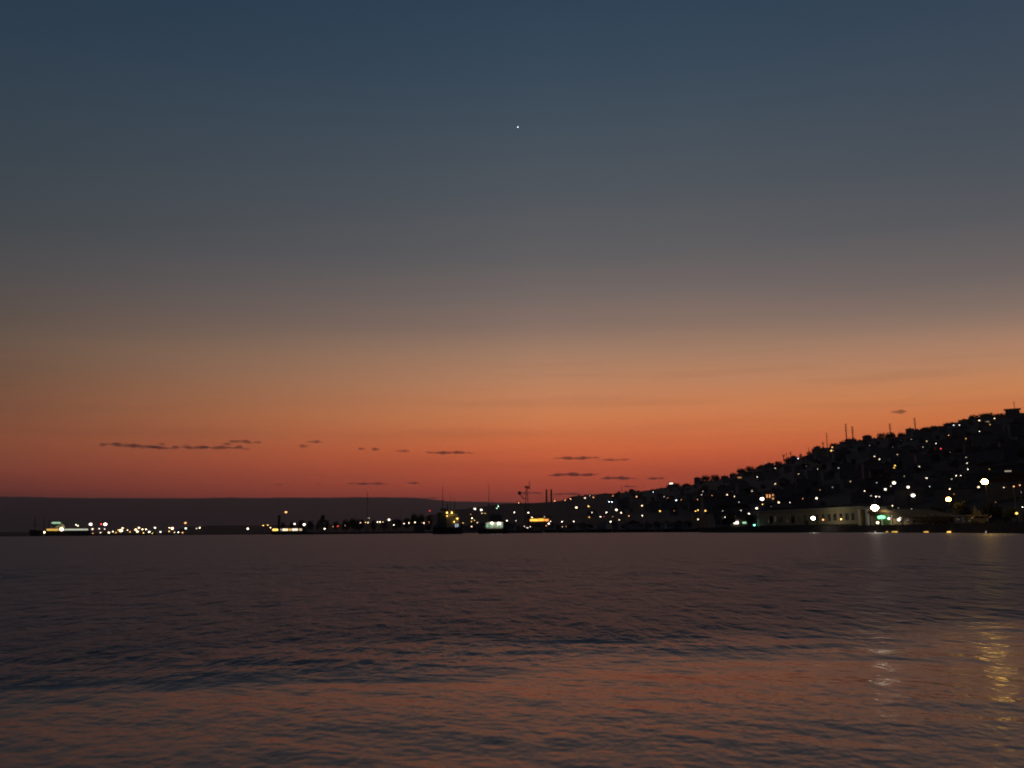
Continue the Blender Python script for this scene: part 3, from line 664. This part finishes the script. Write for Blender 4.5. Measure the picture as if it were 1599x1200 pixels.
MB().box(X(687.5), X(699), -1.4, 1.6, hz(798.3), hz(795)).build('wheelhouse', deck_m, t)
b = MB().tube((X(691), 0, hz(795)), (X(691), 0, hz(759)), .22, .09); b.tube((X(689), 0, hz(782)), (X(693.5), 0, hz(782)), .08); b.build('mast', mast_m, t)
MB().tube((X(703.5), 0, hz(798.4)), (X(703.5), 0, hz(772)), .14, .05).build('mast', mast_m, t)
MB().tube((X(710), 0, hz(798.4)), (X(710), 0, hz(779)), .2, .1).build('mast', mast_m, t)
MB().tube((X(698.5), 0, hz(795)), (X(698.5), 0, hz(787)), .3, .2).build('mast', mast_m, t)
for (q, y, r, c, e) in ((698, 801, .38, 'y', .8), (705.5, 801, .3, 'y', 1.5), (714, 810, .3, 'y', .9), (709, 815, .25, 'y', .7), (698, 806, .25, 'y', .6)):
    head(t, X(q), -3.2 if y < 808 else -2.4, hz(y) - .2, r, c, e * 9, True)
# ship B: low boat with white-lit cabin (pixels 748..795)
D = 500; k = mpp(D); o = P(771, 829, D); hz = lambda y: (hor(771) - y) * k + CAMH
X = lambda px: (px - 771) * k
t = thing('ferry_boat', 'low dark boat with a brightly white-lit cabin under a dark upper deck', 'boat', (o.x, o.y, 0), faceview(o))
hull(48 * k, 6, hz(826), parent=t)
MB().box(X(758), X(786), -1.0, 2.4, hz(826.2), hz(816)).build('cabin', mat('white_cabin', (.7, .72, .66), .5), t)
MB().prism([(X(754), hz(815.95)), (X(789), hz(815.95)), (X(787.5), hz(814.3)), (X(756.5), hz(814.3))], -2.7, 2.7).build('awning', deck_m, t)
b = MB()
for q in (757, 764.5, 772, 779.5, 786): b.tube((X(q), -2.5, hz(826)), (X(q), -2.5, hz(816)), .07)
b.build('stanchion', deck_m, t)
MB().box(X(765), X(784), -1.2, 1.6, hz(814.25), hz(804)).build('deckhouse', deck_m, t)
for q in (761, 766.5, 775, 783): MB().box(X(q - 1.7), X(q + 1.7), -1.08, -.98, hz(824), hz(818)).build('window', emit('g', .45), t)
for q in (768, 778.5): head(t, X(q), -1.9, hz(817.6), .42, 'w', 22, True)
head(t, X(781), -1.9, hz(818.4), .3, 'w', 8, True)
b = MB().tube((X(763.5), 0, hz(815)), (X(763.5), 0, hz(756)), .24, .07); b.tube((X(761), 0, hz(789)), (X(766), 0, hz(789)), .1); b.build('mast', mast_m, t)
MB().tube((X(769.5), 0, hz(804)), (X(769.5), 0, hz(777)), .12, .05).build('mast', mast_m, t)
# long low vessel at the pier (pixels 426..500) with lit window strips
D = 820; k = mpp(D); o = P(456, 829, D); hz = lambda y: (hor(456) - y) * k + CAMH
X = lambda px: (px - 456) * k
t = thing('barge', 'long low vessel with a row of lit cabin windows left of the conifer', 'boat', (o.x, o.y, 0), faceview(o) + math.pi)
hull(62 * k, 9, hz(831.2), parent=t)
MB().box(X(433), X(485), -4, 4, hz(831.3), hz(825.2)).build('cabin', deck_m, t)
MB().box(X(431), X(487), -4.4, 4.4, hz(825.2), hz(824.6)).build('roof', deck_m, t)
for (x0, x1, c, e) in ((424.5, 435.5, 'y', 2.2), (439, 441, 'b', .4), (442, 450, 'v', 1.8), (451.5, 454.8, 'y', 1), (456, 464.5, 'w', 1.5), (466.5, 470.5, 'v', .8)):
    x0, x1 = 912 - x1, 912 - x0       # the hull is turned bow-left
    x1 = min(x1, 484.5)
    MB().box(X(x0), X(x1), 3.98, 4.1, hz(829.2), hz(826.2)).build('window', emit(c, e), t)
# port ship at far left (pixels 56..131)
D = 1500; k = mpp(D); o = P(94, 829, D); hz = lambda y: (hor(94) - y) * k + CAMH
X = lambda px: (px - 94) * k
t = thing('ship', 'moored ship at far left with a long lit deck and a pale curved canopy', 'ship', (o.x, o.y, 0), faceview(o) + math.pi)
hull(76 * k, 13, hz(830), parent=t)
XX = lambda px: -(px - 94) * k
b = MB().box(XX(128), XX(76), -5, 5, hz(830), hz(826.2)); b.build('deckhouse', deck_m, t)
MB().box(XX(129), XX(98), 5.02, 5.3, hz(829.6), hz(827.4)).build('window', emit('p', .55), t)
MB().box(XX(92), XX(77), 5.02, 5.3, hz(829.9), hz(827.2)).build('window', emit('y', .8), t)
pr = [(XX(82), hz(826.2)), (XX(82), hz(819)), (XX(84), hz(817.9)), (XX(93), hz(818.2)), (XX(98), hz(821)), (XX(101), hz(826.2))][::-1]
MB().prism(pr, -4, 4).build('canopy', mat('pale_canopy', (.55, .6, .42), .6), t)
MB().prism([(XX(82.5), hz(819.9)), (XX(83), hz(818.1)), (XX(93), hz(818.1)), (XX(94.5), hz(819.9))][::-1], 4.02, 4.3).build('window', emit('g', .75), t)
for q, y in ((62, 809), (73.5, 812), (79.5, 813)):
    MB().tube((XX(q), 0, hz(829)), (XX(q), 0, hz(y)), .55, .35).build('mast', mast_m, t)
MB().box(XX(68), XX(60), -.4, .4, hz(822.2), hz(821.3)).build('crossbar', mat('grey_paint', (.3, .3, .3)), t)
head(t, XX(95.5), 6, hz(828), 2.0, 'v', 14, False); head(t, XX(74.5), 6, hz(832), 1.2, 'v', 8, False)

# moored boats between the ships and the quay
FB = {}
def fishing_boat(px, D, s, label, flip=1):
    o = P(px, 829, D)
    t = thing('fishing_boat', label, 'boat', (o.x, o.y, 0), faceview(o) + (0 if flip > 0 else math.pi) + R_.uniform(-.35, .35), 'boats moored in the harbour')
    if not FB:
        tmp = []
        a = hull(11, 3.6, 1.5, sheer=.6); tmp.append(('hull', a))
        a = MB().box(-3.6, -.6, -1.1, 1.1, 1.5, 3.9).build('cabin', ship_m); tmp.append(('cabin', a))
        a = MB().box(-3.9, -.3, -1.35, 1.35, 3.9, 4.05).build('roof', deck_m); tmp.append(('roof', a))
        a = MB().box(-3.2, -2.4, -1.16, -1.04, 2.6, 3.3).box(-1.8, -1.0, -1.16, -1.04, 2.6, 3.3).build('window', GLASS); tmp.append(('window', a))
        a = MB().tube((.8, 0, 1.4), (.8, 0, 8.2), .09, .05).tube((.8, 0, 3), (4.2, 0, 6), .05, .04).build('mast', mast_m); tmp.append(('mast', a))
        for n_, a in tmp: FB[n_] = a.data; bpy.data.objects.remove(a)
    for n_, me in FB.items():
        c = link(n_, me, t); 
    t.scale = (s, s, s); return t
for i, (px, D, s, f) in enumerate(((806, 640, 1.3, 1), (833, 620, 1.1, -1), (868, 640, 1.4, 1), (893, 600, 1.1, -1), (912, 610, 1.2, 1), (935, 560, 1.5, -1), (957, 580, 1.3, 1), (981, 560, 1.2, -1), (1006, 560, 1.3, 1), (1030, 540, 1.2, -1), (1053, 520, 1.3, 1), (1076, 510, 1.1, 1))):
    fishing_boat(px, D, s, 'dark moored boat with a small cabin, %s from left in the row' % ORD[i] if i != 5 else 'moored boat with the palest cabin, sixth in the harbour row', f)
for x, y, w, h, e, c in ((1026-93, 817, 9, 9, .035, 'g'),):
    pass

# radar mast (pixel 823) with slanted arm and ball
D = 880; k = mpp(D); o = P(823, 829, D); hz = lambda y: (hor(823) - y) * k + CAMH; X = lambda px: (px - 823) * k
t = thing('lattice_mast', 'tall dark lattice mast with a ball on a slanted arm and a side pole', 'mast', (o.x, o.y, 1.5), faceview(o)); t0 = 1.5
b = MB()
z0, z1 = hz(826) - t0, hz(762) - t0
for sx in (-1, 1):
    for sy in (-1, 1): b.tube((sx * 2.6, sy * 2.6, 0), (sx * .55, sy * .55, z1), .32, .22, 5)
for i in range(9):
    u = i / 9; v = (i + 1) / 9; a = 2.6 + (.55 - 2.6) * u; c = 2.6 + (.55 - 2.6) * v
    b.tube((-a, -a, u * z1), (c, -c, v * z1), .14, None, 4); b.tube((a, -a, u * z1), (-c, -c, v * z1), .14, None, 4); b.tube((-a, a, u * z1), (c, c, v * z1), .14, None, 4)
b.build('tower', mast_m, t)
MB().box(-1.9, 2.0, -1.2, 1.2, hz(762.3) - t0, hz(760) - t0).build('platform', mast_m, t)
MB().tube((X(817.5), 0, hz(779) - t0), (X(812.5), 0, hz(772) - t0), .4).tube((X(817.5), 0, hz(779) - t0), (X(821.5), 0, hz(779) - t0), .3).build('arm', mast_m, t)
MB().ball((X(811.8), 0, hz(770.5) - t0), 1.7, 1.7, 1.9).build('radar_ball', mast_m, t, True)
b = MB().tube((X(827.3), 0, hz(764) - t0), (X(827.3), 0, hz(752) - t0), .35, .25); b.tube((X(823.5), 0, hz(763.5) - t0), (X(828), 0, hz(763.5) - t0), .3); b.ball((X(827), 0, hz(762.5) - t0), .8); b.build('side_pole', mast_m, t)

# building with the glowing orange sign
D = 900; k = mpp(D); o = P(842, 829, D); hz = lambda y: (hor(842) - y) * k + CAMH; X = lambda px: (px - 842) * k
t = thing('quay_building', 'dark harbour building with a long glowing orange fascia', 'building', (o.x, o.y, 1.7), faceview(o))
MB().box(X(824), X(862), 0, 12, -.5, hz(808) - 1.7).build('wall', WALLS[1], t); MB().box(X(823), X(863), -1, 13, hz(808) - 1.7, hz(807) - 1.7).build('roof', ROOFS[1], t)
for x0, x1, c, e, hh in ((828, 840.8, 's', 2.2, 0), (841.4, 849.2, 's', 1.7, .5), (849.9, 856.6, 'q', 1.7, -.2)):
    MB().box(X(x0), X(x1), -.4, -.05, hz(814.3) - 1.7, hz(811 - hh) - 1.7).build('sign', emit(c, e), t)
# apartment block with four orange windows
D = solve(1203, 780, 6); k = mpp(D); o = P(1203, 792, D); X = lambda px: (px - 1203) * k; hz = lambda y: P(1203, y, D).z
gz = ground(1203, D); t = thing('apartment_block', 'dark block with a cluster of orange windows beside the dazzling lamp', 'building', (o.x, o.y, gz), faceview(o))
MB().box(X(1194), X(1213), 0, 12, -4, hz(768) - gz).build('wall', WALLS[3], t); MB().box(X(1193), X(1214), -.8, 12.8, hz(768) - gz, hz(766.8) - gz).build('roof', ROOFS[1], t)
for x, y, w_, h_, e in ((1199, 775, 2.2, 5, .9), (1203, 775, 2.2, 5, .9), (1207.5, 773.6, 2.4, 2.6, .8), (1207.5, 779, 2.4, 2.6, .85)):
    MB().box(X(x - w_ / 2), X(x + w_ / 2), -.12, .05, hz(y + h_ / 2) - gz, hz(y - h_ / 2) - gz).build('window', emit('o', e), t)

# ------------------------------------------------------------------ the quay in front: station, wavy pavilion
QT = 2.15
def frame(xl, Dl, xr, Dr):
    a = P(xl, 829, Dl); b = P(xr, 829, Dr); a.z = b.z = QT
    d = b - a; return a, math.atan2(d.y, d.x), d.length
wall_m = mat('cream_plaster', (.60, .55, .30), .85, .12, .6); trim_m = mat('pale_trim', (.55, .54, .45), .7); roof_d = mat('dark_roofing', (.06, .06, .055), .9)
a, rz, L = frame(1183, 372, 1341, 306)
def along(px, xl=1183, Dl=372, rz_=None, a_=None):
    """distance along the facade where photograph column px meets it"""
    a_ = a_ or a; rz_ = rz if rz_ is None else rz_
    q = azof(px); dx, dy = math.sin(q), math.cos(q); ux, uy = math.cos(rz_), math.sin(rz_)
    den = ux * dy - uy * dx; return (dx * a_.y - dy * a_.x) / den if abs(den) > 1e-9 else 0
t = thing('station_building', 'long low cream waterfront building with a row of tall dark windows', 'building', a, rz)
# wall with real openings for the windows
H = 5.6; cols_w = []
wins = [(along(1198.2 + 9.43 * i), along(1203.8 + 9.43 * i)) for i in range(15)]
z0, z1 = 1.6, 4.0
b = MB(); edges = [0.0]
for c0, c1 in wins: edges += [c0, c1]
edges += [L]
b.box(0, L, 0, .35, -.3, z0); b.box(0, L, 0, .35, z1, H)
for i in range(0, len(edges), 2): b.box(edges[i], edges[i + 1], 0, .35, z0 + .001, z1 - .001)
b.box(0, L, 9.5, 10, -.3, H); b.box(0, .3, .36, 9.49, -.3, H); b.box(L - .3, L, .36, 9.49, -.3, H)
b.build('wall', wall_m, t)
rf = MB().box(-.6, L + .6, -.9, 10.6, H, H + .35).build('roof', trim_m, t)
MB().prism([(0, 0), (1, 0)][:0] or [(0, H + .352), (L, H + .352), (L - 2, H + 1.3), (2, H + 1.3)], 1.0, 9.0).build('roof_top', roof_d, rf)
MB().box(0, L, -.06, .0, .0, .5).build('plinth', roof_d, t)
for i, (c0, c1) in enumerate(wins):
    c = (c0 + c1) / 2; ww = c1 - c0
    f = MB(); f.box(c - ww / 2, c + ww / 2, .12, .2, z0, z0 + .1); f.box(c - ww / 2, c + ww / 2, .12, .2, z1 - .1, z1)
    f.box(c - ww / 2, c - ww / 2 + .08, .12, .2, z0 + .1, z1 - .1); f.box(c + ww / 2 - .08, c + ww / 2, .12, .2, z0 + .1, z1 - .1); f.box(c - .04, c + .04, .12, .2, z0 + .1, z1 - .1)
    fo = f.build('window', trim_m, t)
    MB().box(c - ww / 2 + .081, c + ww / 2 - .081, .21, .25, z0 + .11, z1 - .11).build('pane', GLASS, fo)
    if i in (9, 12): head(t, c, .05, z0 + .5, .2, 'o', 5 if i == 9 else 9, True, 'window_lamp')
# floodlight on the facade
def quay_lamp(px, py, D, r_m, c, s, label, name='quay_lamp', arm=True, base=QT, cat='lamp', light=True, top=None):
    p = P(px, py, D)
    t = thing(name, label, cat, (p.x, p.y, base), faceview(p))
    h = p.z - base; ph = h if top is None else P(px, top, D).z - base
    link('pole', POLE, t, (.15, .3, 0), (1.1, 1.1, ph))
    MB().box(-.06, .2, -.0, .36, h + .02, h + .12).build('bracket', pole_m, t)
    link('lamp_head', head_mesh(emit(c, s, light)), t, (0, 0, h), (r_m, r_m, r_m * .8))
    return t
quay_lamp(1269.8, 809.5, 312, .62, 'w', 30, 'dazzling white lamp in front of the cream station wall')
quay_lamp(1366, 793.5, 284, 1.0, 'w', 34, 'most dazzling white floodlight, on a tall mast beside the curved roof', name='floodlight_mast', top=775)
quay_lamp(1370.5, 816.5, 272, .38, 'v', 5, 'small white lamp low under the floodlight', light=False)
quay_lamp(1481, 780, 262, .62, 'y', 26, 'large yellow street lamp above the right end of the wavy roof', name='street_lamp', cat='street lamp')
quay_lamp(1537.5, 752.5, 220, .66, 'y', 75, 'largest yellow street lamp, high at the right above the trees', name='street_lamp', cat='street lamp')
quay_lamp(1178, 820.5, 372, .35, 't', 6, 'small teal light at the left end of the station', light=False)
# entrance porch between the two buildings
a2, rz2, L2 = frame(1342, 305, 1362, 297)
t = thing('entrance_porch', 'pale lit porch with a bright pillar between station and curved pavilion', 'porch', a2, rz2)
MB().box(-.2, L2 + .2, -.5, 5, 4.9, 5.3).build('roof', trim_m, t); MB().box(0, L2, 2.4, 2.7, -.2, 4.9).build('back_wall', wall_m, t)
for q, w_ in ((.5, .6), (L2 * .72, 1.5)): MB().box(q - w_ / 2, q + w_ / 2, -.3, .2, 0, 4.9).build('pillar', mat('white_pillar', (.75, .75, .7), .6), t)
MB().box(L2 * .3, L2 * .5, 2.3, 2.39, 0, 2.3).build('door', GLASS, t); head(t, L2 * .36, 2.1, 3.5, .16, 'y', 6, True, 'porch_lamp')
# wavy pavilion
a3, rz3, L3 = frame(1363, 300, 1489, 248)
t = thing('wavy_pavilion', 'long waterfront pavilion under a brown wave-shaped roof', 'building', a3, rz3)
A3 = lambda px: along(px, rz_=rz3, a_=a3)
def ztop(px, y):
    s_ = A3(px); q = Vector((a3.x + math.cos(rz3) * s_, a3.y + math.sin(rz3) * s_, 0)); return P(px, y, q.length).z - QT
prof = [(1363, 799), (1372, 797), (1382, 796), (1392, 796.4), (1402, 798), (1412, 800.5), (1422, 803), (1432, 805), (1442, 806.2), (1452, 806.6), (1462, 806.4), (1472, 805.8), (1480, 805.6), (1488.5, 806.2)]
top = [(A3(x), ztop(x, y)) for x, y in prof]; th = .75
pr = [(x, z - th) for x, z in top] + [(x, z) for x, z in reversed(top)]
rf = MB().prism(pr, -1.6, 11).build('roof', mat('brown_roof', (.13, .085, .02), .95, .15, .5), t)
pr2 = [(x, z - th - .55) for x, z in top] + [(x, z - th - .003) for x, z in reversed(top)]
MB().prism(pr2, -.9, 10.5).build('fascia', mat('brown_fascia', (.16, .10, .05), .7), rf)
pw = [(top[0][0] + .2, -.2), (top[-1][0] - .2, -.2)] + [(min(max(x, top[0][0] + .2), top[-1][0] - .2), z - th - .56) for x, z in reversed(top)]
MB().prism(pw, 1.2, 1.5).build('wall', mat('brown_wall', (.34, .24, .12), .8, .3, .5), t)
MB().prism(pw, 9.5, 9.8).build('wall', mat('brown_wall', (.26, .20, .12), .8, .3, .5), t)
for px in (1364, 1380, 1396, 1412, 1428, 1444, 1460, 1474, 1487):
    q = A3(px); zz = ztop(px, np.interp(px, [p[0] for p in prof], [p[1] for p in prof])) - th - .6
    MB().box(q - .2, q + .2, -.5, -.2, 0, zz).build('pillar', trim_m, t)
for i in range(11):
    q = A3(1370 + i * 10.6)
    if i not in (1, 2): MB().box(q - 1.3, q + 1.3, 1.1, 1.19, .9, 2.5).build('window', GLASS, t)
q = A3(1381.5); s_ = Vector((a3.x + math.cos(rz3) * q, a3.y + math.sin(rz3) * q, 0)).length; zc = ztop(1381.5, 808); kk = mpp(s_)
b = MB(); rw, rh = 5.6 * (A3(1382) - A3(1381)), 2.3 * kk
pts = [(q + math.copysign(abs(math.cos(6.2832 * i / 20)) ** .5, math.cos(6.2832 * i / 20)) * rw, zc + math.copysign(abs(math.sin(6.2832 * i / 20)) ** .7, math.sin(6.2832 * i / 20)) * rh) for i in range(20)]
b.prism(pts, -.85, -.6); b.build('sign', emit('G', 2.2, True), t)
head(t, A3(1393.5), -.8, ztop(1393.5, 810), .34, 'b', 3.2, False, 'wall_lamp'); head(t, A3(1409), -.8, ztop(1409, 812), .4, 'p', 2.2, False, 'wall_lamp')
head(t, A3(1398.3), -.8, ztop(1398, 811), .22, 'r', .5, False, 'wall_lamp')
# kiosk to the right of it
a4, rz4, L4 = frame(1490, 246, 1513, 237)
t = thing('kiosk', 'low grey-green kiosk right of the wavy roof', 'kiosk', a4, rz4)
MB().box(0, L4, 0, 4, -.2, 1.7).build('wall', mat('green_grey_panel', (.2, .24, .2), .8, .2, 1), t); MB().box(-.3, L4 + .3, -.4, 4.4, 1.7, 1.9).build('roof', trim_m, t)
MB().box(L4 * .15, L4 * .45, -.05, .05, .7, 1.4).build('window', GLASS, t); MB().box(L4 * .6, L4 * .8, -.05, .05, 0, 1.5).build('door', GLASS, t)
# closed pale tents
tent_m = mat('pale_canvas', (.13, .125, .10), .9, .2, 2)
def tent(px, D, h, r, label, lean=0.0):
    p = P(px, 829, D); t = thing('pointed_tent', label, 'tent', (p.x, p.y, QT), faceview(p), 'pointed tents on the quay')
    b = MB(); n = 16; lv = [(0, 1), (.15, .9), (.4, .62), (.7, .36), (.92, .16), (1, .04)]; vs = []
    for z, q in lv:
        for i in range(n):
            a_ = 6.2832 * i / n; qq = q * (1 + .10 * (-1) ** i); vs.append((math.cos(a_) * qq * r + lean * z, math.sin(a_) * qq * r, z * h))
    fs = [(j * n + i, j * n + (i + 1) % n, (j + 1) * n + (i + 1) % n, (j + 1) * n + i) for j in range(len(lv) - 1) for i in range(n)] + [tuple(range((len(lv) - 1) * n, len(lv) * n))]
    b.add(vs, fs); b.build('canvas', tent_m, t); MB().tube((lean, 0, h), (lean, 0, h + .5), .04).build('pole', pole_m, t)
tent(1525, 230, 3.9, 1.0, 'tall pale pointed tent on the quay at right'); tent(1534.5, 227, 2.9, .62, 'slim pale tent leaning beside the tall pointed one', -.5)
# parked cars on the right quay
def car(px, D, m, label):
    p = P(px, 829, D); t = thing('parked_car', label, 'car', (p.x, p.y, QT + .0), faceview(p) + .12, 'cars parked on the right quay')
    MB().prism([(-2.1, .32), (2.1, .32), (2.15, .62), (2.0, .84), (1.1, .95), (-1.75, 1.0), (-2.1, .9)], -.85, .85).build('body', m, t)
    MB().prism([(-1.7, 1.001), (1.05, .96), (.35, 1.42), (-1.2, 1.44)], -.74, .74).build('cabin', GLASS, t)
    for x in (-1.3, 1.3):
        for y in (-.86, .66):
            w = MB().tube((x, y, .33), (x, y + .2, .33), .33, None, 14).build('wheel', mat('tyre', (.02, .02, .02), .9), t)
            MB().tube((x, y - .012, .33), (x, y - .001, .33), .19, None, 10).build('rim', mat('rim', (.4, .4, .4), .4, metallic=.6), w)
    for y in (-.6, .6): MB().box(2.08, 2.14, y - .15, y + .15, .6, .75).build('headlight', mat('lens', (.6, .6, .6), .2), t)
car(1533, 222, mat('pale_car_paint', (.2, .2, .18), .5), 'pale parked car in front of the pointed tents')
car(1561, 213, mat('silver_car_paint', (.15, .15, .15), .5), 'silver parked car at the right, nearest the orange lamp')
# dark trees on the quay
for px, yt, w, D, k, lb in ((1203.5, 803, 8, 356, 'round', 'dark slender tree before the left end of the station'), (1238, 803.5, 8, 338, 'round', 'dark tree before the middle of the station windows'), (1260, 811, 8, 326, 'round', 'low dark bush-like tree left of the white station lamp'),
    (1276, 813, 4, 318, 'round', 'small shrub tree right of the white station lamp'), (1171, 800, 16, 384, 'wide', 'broad tree left of the station'), (1139, 803, 16, 392, 'wide', 'dark tree at the left end of the quay'), (1511, 796, 13, 250, 'round', 'dark tree between kiosk and pale tent'),
    (1550, 786, 26, 246, 'wide', 'broad black tree right of the pale tents'), (1577, 790, 20, 232, 'round', 'black tree left of the low orange lamp'), (1500, 779, 24, 262, 'wide', 'tall black tree behind the kiosk'), (1460, 788, 22, 300, 'wide', 'black tree behind the wavy roof')):
    p = P(px, yt, D); tree((p.x, p.y, QT - .1), p.z - QT, w * mpp(D) * 1.15, k, lb, 'trees along the quay')
# bare post
p = P(1443, 781, 285); t = thing('lamp_post', 'unlit grey post behind the dip of the wavy roof', 'post', (p.x, p.y, QT), faceview(p)); link('pole', POLE, t, None, (1.6, 1.6, p.z - QT)); MB().box(-.5, .5, -.1, .1, p.z - QT, p.z - QT + .15).build('lamp_head', pole_m, t)
# glowing ovals standing in for lamp reflections at the waterline
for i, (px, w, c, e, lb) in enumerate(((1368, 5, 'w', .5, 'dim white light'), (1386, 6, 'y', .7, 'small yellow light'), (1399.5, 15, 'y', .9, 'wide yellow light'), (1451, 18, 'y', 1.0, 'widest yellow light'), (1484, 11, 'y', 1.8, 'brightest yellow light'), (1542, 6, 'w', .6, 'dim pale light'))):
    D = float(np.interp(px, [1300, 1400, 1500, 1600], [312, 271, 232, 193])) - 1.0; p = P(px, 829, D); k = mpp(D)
    t = thing('reflection_glow', lb + ' reflected at the waterline under the quay edge', 'light', (p.x, p.y, 0.0), faceview(p) + .55, 'reflections along the foot of the quay')
    MB().box(-w * k / 2, w * k / 2, .1, .5, .0, .45).build('bracket', conc, t)  # backing block added behind each glowing oval
    b = MB(); n = 12; pts = [(math.cos(6.2832 * i_ / n) * w * k / 2, .2 + math.sin(6.2832 * i_ / n) * .17) for i_ in range(n)]; b.prism(pts, -.05, .09); b.build('lens', emit(c, e), t)  # emissive oval shaped like a reflection, no lamp behind it
# white and green strip lights of the buildings left of the station
D = 405; k = mpp(D); o = P(1146, 829, D); X = lambda px: (px - 1146) * k; hz = lambda y: P(1146, y, D).z - QT
t = thing('shop_building', 'low shop at the left quay end with a white and a pale green light', 'building', (o.x, o.y, QT), faceview(o))
MB().box(X(1118), X(1172), 0, 7, -.2, hz(806)).build('wall', WALLS[1], t); MB().box(X(1117), X(1173), -.5, 7.5, hz(806), hz(805)).build('roof', ROOFS[1], t)
MB().box(X(1145), X(1153), -.3, -.02, hz(818.4), hz(814.6)).build('window', emit('w', 3.5), t); MB().box(X(1159.2), X(1164.8), -.3, -.02, hz(818), hz(815.6)).build('window', emit('g', .9), t)
for q in (1124, 1131, 1138): MB().box(X(q - 1.6), X(q + 1.6), -.1, -.02, hz(819), hz(812)).build('window', GLASS, t)

# ------------------------------------------------------------------ evening star
p = Vector((0, 0, CAMH)) + (F0 * FPX + RR * (808.5 - 799.5) - UU * (198.8 - 600)).normalized() * 60000
o = MB().ball((0, 0, 0), 24, n=16, m=10).build('star', emit('b', 7), None, True); o.location = p
tag(o, 'single bright white evening star high in the dusk sky', 'star')

# ------------------------------------------------------------------ clouds: thin lenses of vapour, far off
cm = bpy.data.materials.new('cloud_vapour'); cm.use_nodes = True; t_ = cm.node_tree; t_.nodes.clear()
pv = t_.nodes.new('ShaderNodeVolumePrincipled'); pv.inputs['Color'].default_value = (.5, .42, .5, 1); pv.inputs['Density'].default_value = .0017; pv.inputs['Anisotropy'].default_value = 0
oo = t_.nodes.new('ShaderNodeOutputMaterial'); t_.links.new(pv.outputs[0], oo.inputs['Volume'])
FRAG = [(165 + i * 17.5 + R_.uniform(-6, 6), 697 + R_.uniform(-5, 6), R_.uniform(8, 18), R_.uniform(1.6, 2.6), 'tiny ragged fragment of the long left cloud streak') for i in range(14)]
CL = [(375,690,34,4.2,'small dark cloud, darkest of the long left streak'),(402,691,13,2.5,'tiny cloud right of the darkest left one'),(490,690.5,28,2.6,'faint thin cloud in the upper middle left'),(177,694,34,2.6,'faint leftmost wisp of cloud'),(215,697.5,66,5,'long ragged cloud at the left of the streak'),(254,700,34,3.6,'ragged cloud in the middle of the left streak'),
 (306,699,44,4,'ragged cloud right of the middle of the left streak'),(350,699.5,54,3.2,'thin cloud under the darkest left one'),(383,701.5,16,2.4,'tiny cloud low at the right end of the left streak'),(474,697,20,2,'tiny wisp under the upper middle left cloud'),(565,701.5,14,2.4,'tiny wisp, left of two in the middle'),(586,702,16,2.4,'tiny wisp, right of two in the middle'),(628,705,26,2.4,'faint wisp left of the long thin dark cloud'),
 (702,707.5,80,4.6,'long thin dark cloud near the centre'),(900,716,76,5,'dark flat cloud above the twin chimneys, the upper'),(958,718.5,56,2.4,'thin tail right of the upper dark cloud'),(895,742,88,6.6,'larger dark flat cloud above the twin chimneys, the lower'),(965,747.5,58,6,'soft cloud right of the lower dark one'),(1025,747.5,28,4.6,'small soft cloud left of the hill lights'),
 (577,756,66,3.2,'thin dark streak above the tall mast'),(547,755.5,12,2.4,'tiny wisp left of the thin dark streak'),(645,755,22,2.4,'tiny wisp right of the thin dark streak'),(828,770.5,44,3.4,'low streak behind the lattice mast'),(887,772,56,3.6,'low streak right of the chimneys'),(985,760,26,2.6,'low small streak left of the hair-thin mast'),(1403,643.5,26,3.6,'single faint cloud above the hill crest'),(672,778.5,26,3.4,'dark wisp resting on the far hills'),(435,757.5,14,2.2,'faint wisp low at the left'),(497,757,10,2,'faint low dot of cloud')] + FRAG
for n, (cx, cyy, w, h, lb) in enumerate(CL):
    r = random.Random(n * 5 + 1); D = 34000; c = P(cx, cyy, D); k = D / 1418; W_ = w * k; H_ = h * k; dp = 1400
    b = MB(); nx, na_ = max(10, int(w / 2.2)), 10; vs = []
    ph = [r.uniform(0, 6.28) for _ in range(6)]
    for i in range(nx + 1):
        u = i / nx; x = (u - .5) * W_
        e = max(.02, (1 - (2 * u - 1) ** 2)) ** .55 * (.72 + .2 * math.sin(u * w * .25 + ph[0]) + .08 * math.sin(u * w * .6 + ph[1])) 
        e = max(.06, e); up = math.sin(u * w * .12 + ph[2]) * .08 * H_
        for j in range(na_):
            a_ = 6.2832 * j / na_; zz = math.sin(a_); zz = zz * (.62 if zz > 0 else .38)
            vs.append((x, math.cos(a_) * dp / 2 * e, up + zz * H_ * e))
    fs = [(i * na_ + j, i * na_ + (j + 1) % na_, (i + 1) * na_ + (j + 1) % na_, (i + 1) * na_ + j) for i in range(nx) for j in range(na_)] + [tuple(range(na_ - 1, -1, -1)), tuple(range(nx * na_, nx * na_ + na_))]
    o = MB().add(vs, fs).build('cloud', cm, None, True); o.location = c; o.rotation_euler = (0, r.uniform(-.01, .02), faceview(c))
    tag(o, lb, 'cloud', 'thin dark clouds low in the sunset')

# ------------------------------------------------------------------ haze
hm = bpy.data.materials.new('haze_air'); hm.use_nodes = True; t_ = hm.node_tree; t_.nodes.clear()
pv = t_.nodes.new('ShaderNodeVolumePrincipled'); pv.inputs['Color'].default_value = (.9, .88, .92, 1); pv.inputs['Density'].default_value = 3.6e-5; pv.inputs['Anisotropy'].default_value = .45
oo = t_.nodes.new('ShaderNodeOutputMaterial'); t_.links.new(pv.outputs[0], oo.inputs['Volume'])
o = MB().box(-27000, 27000, -2500, 27000, -6, 1020).build('haze', hm); o['kind'] = 'stuff'
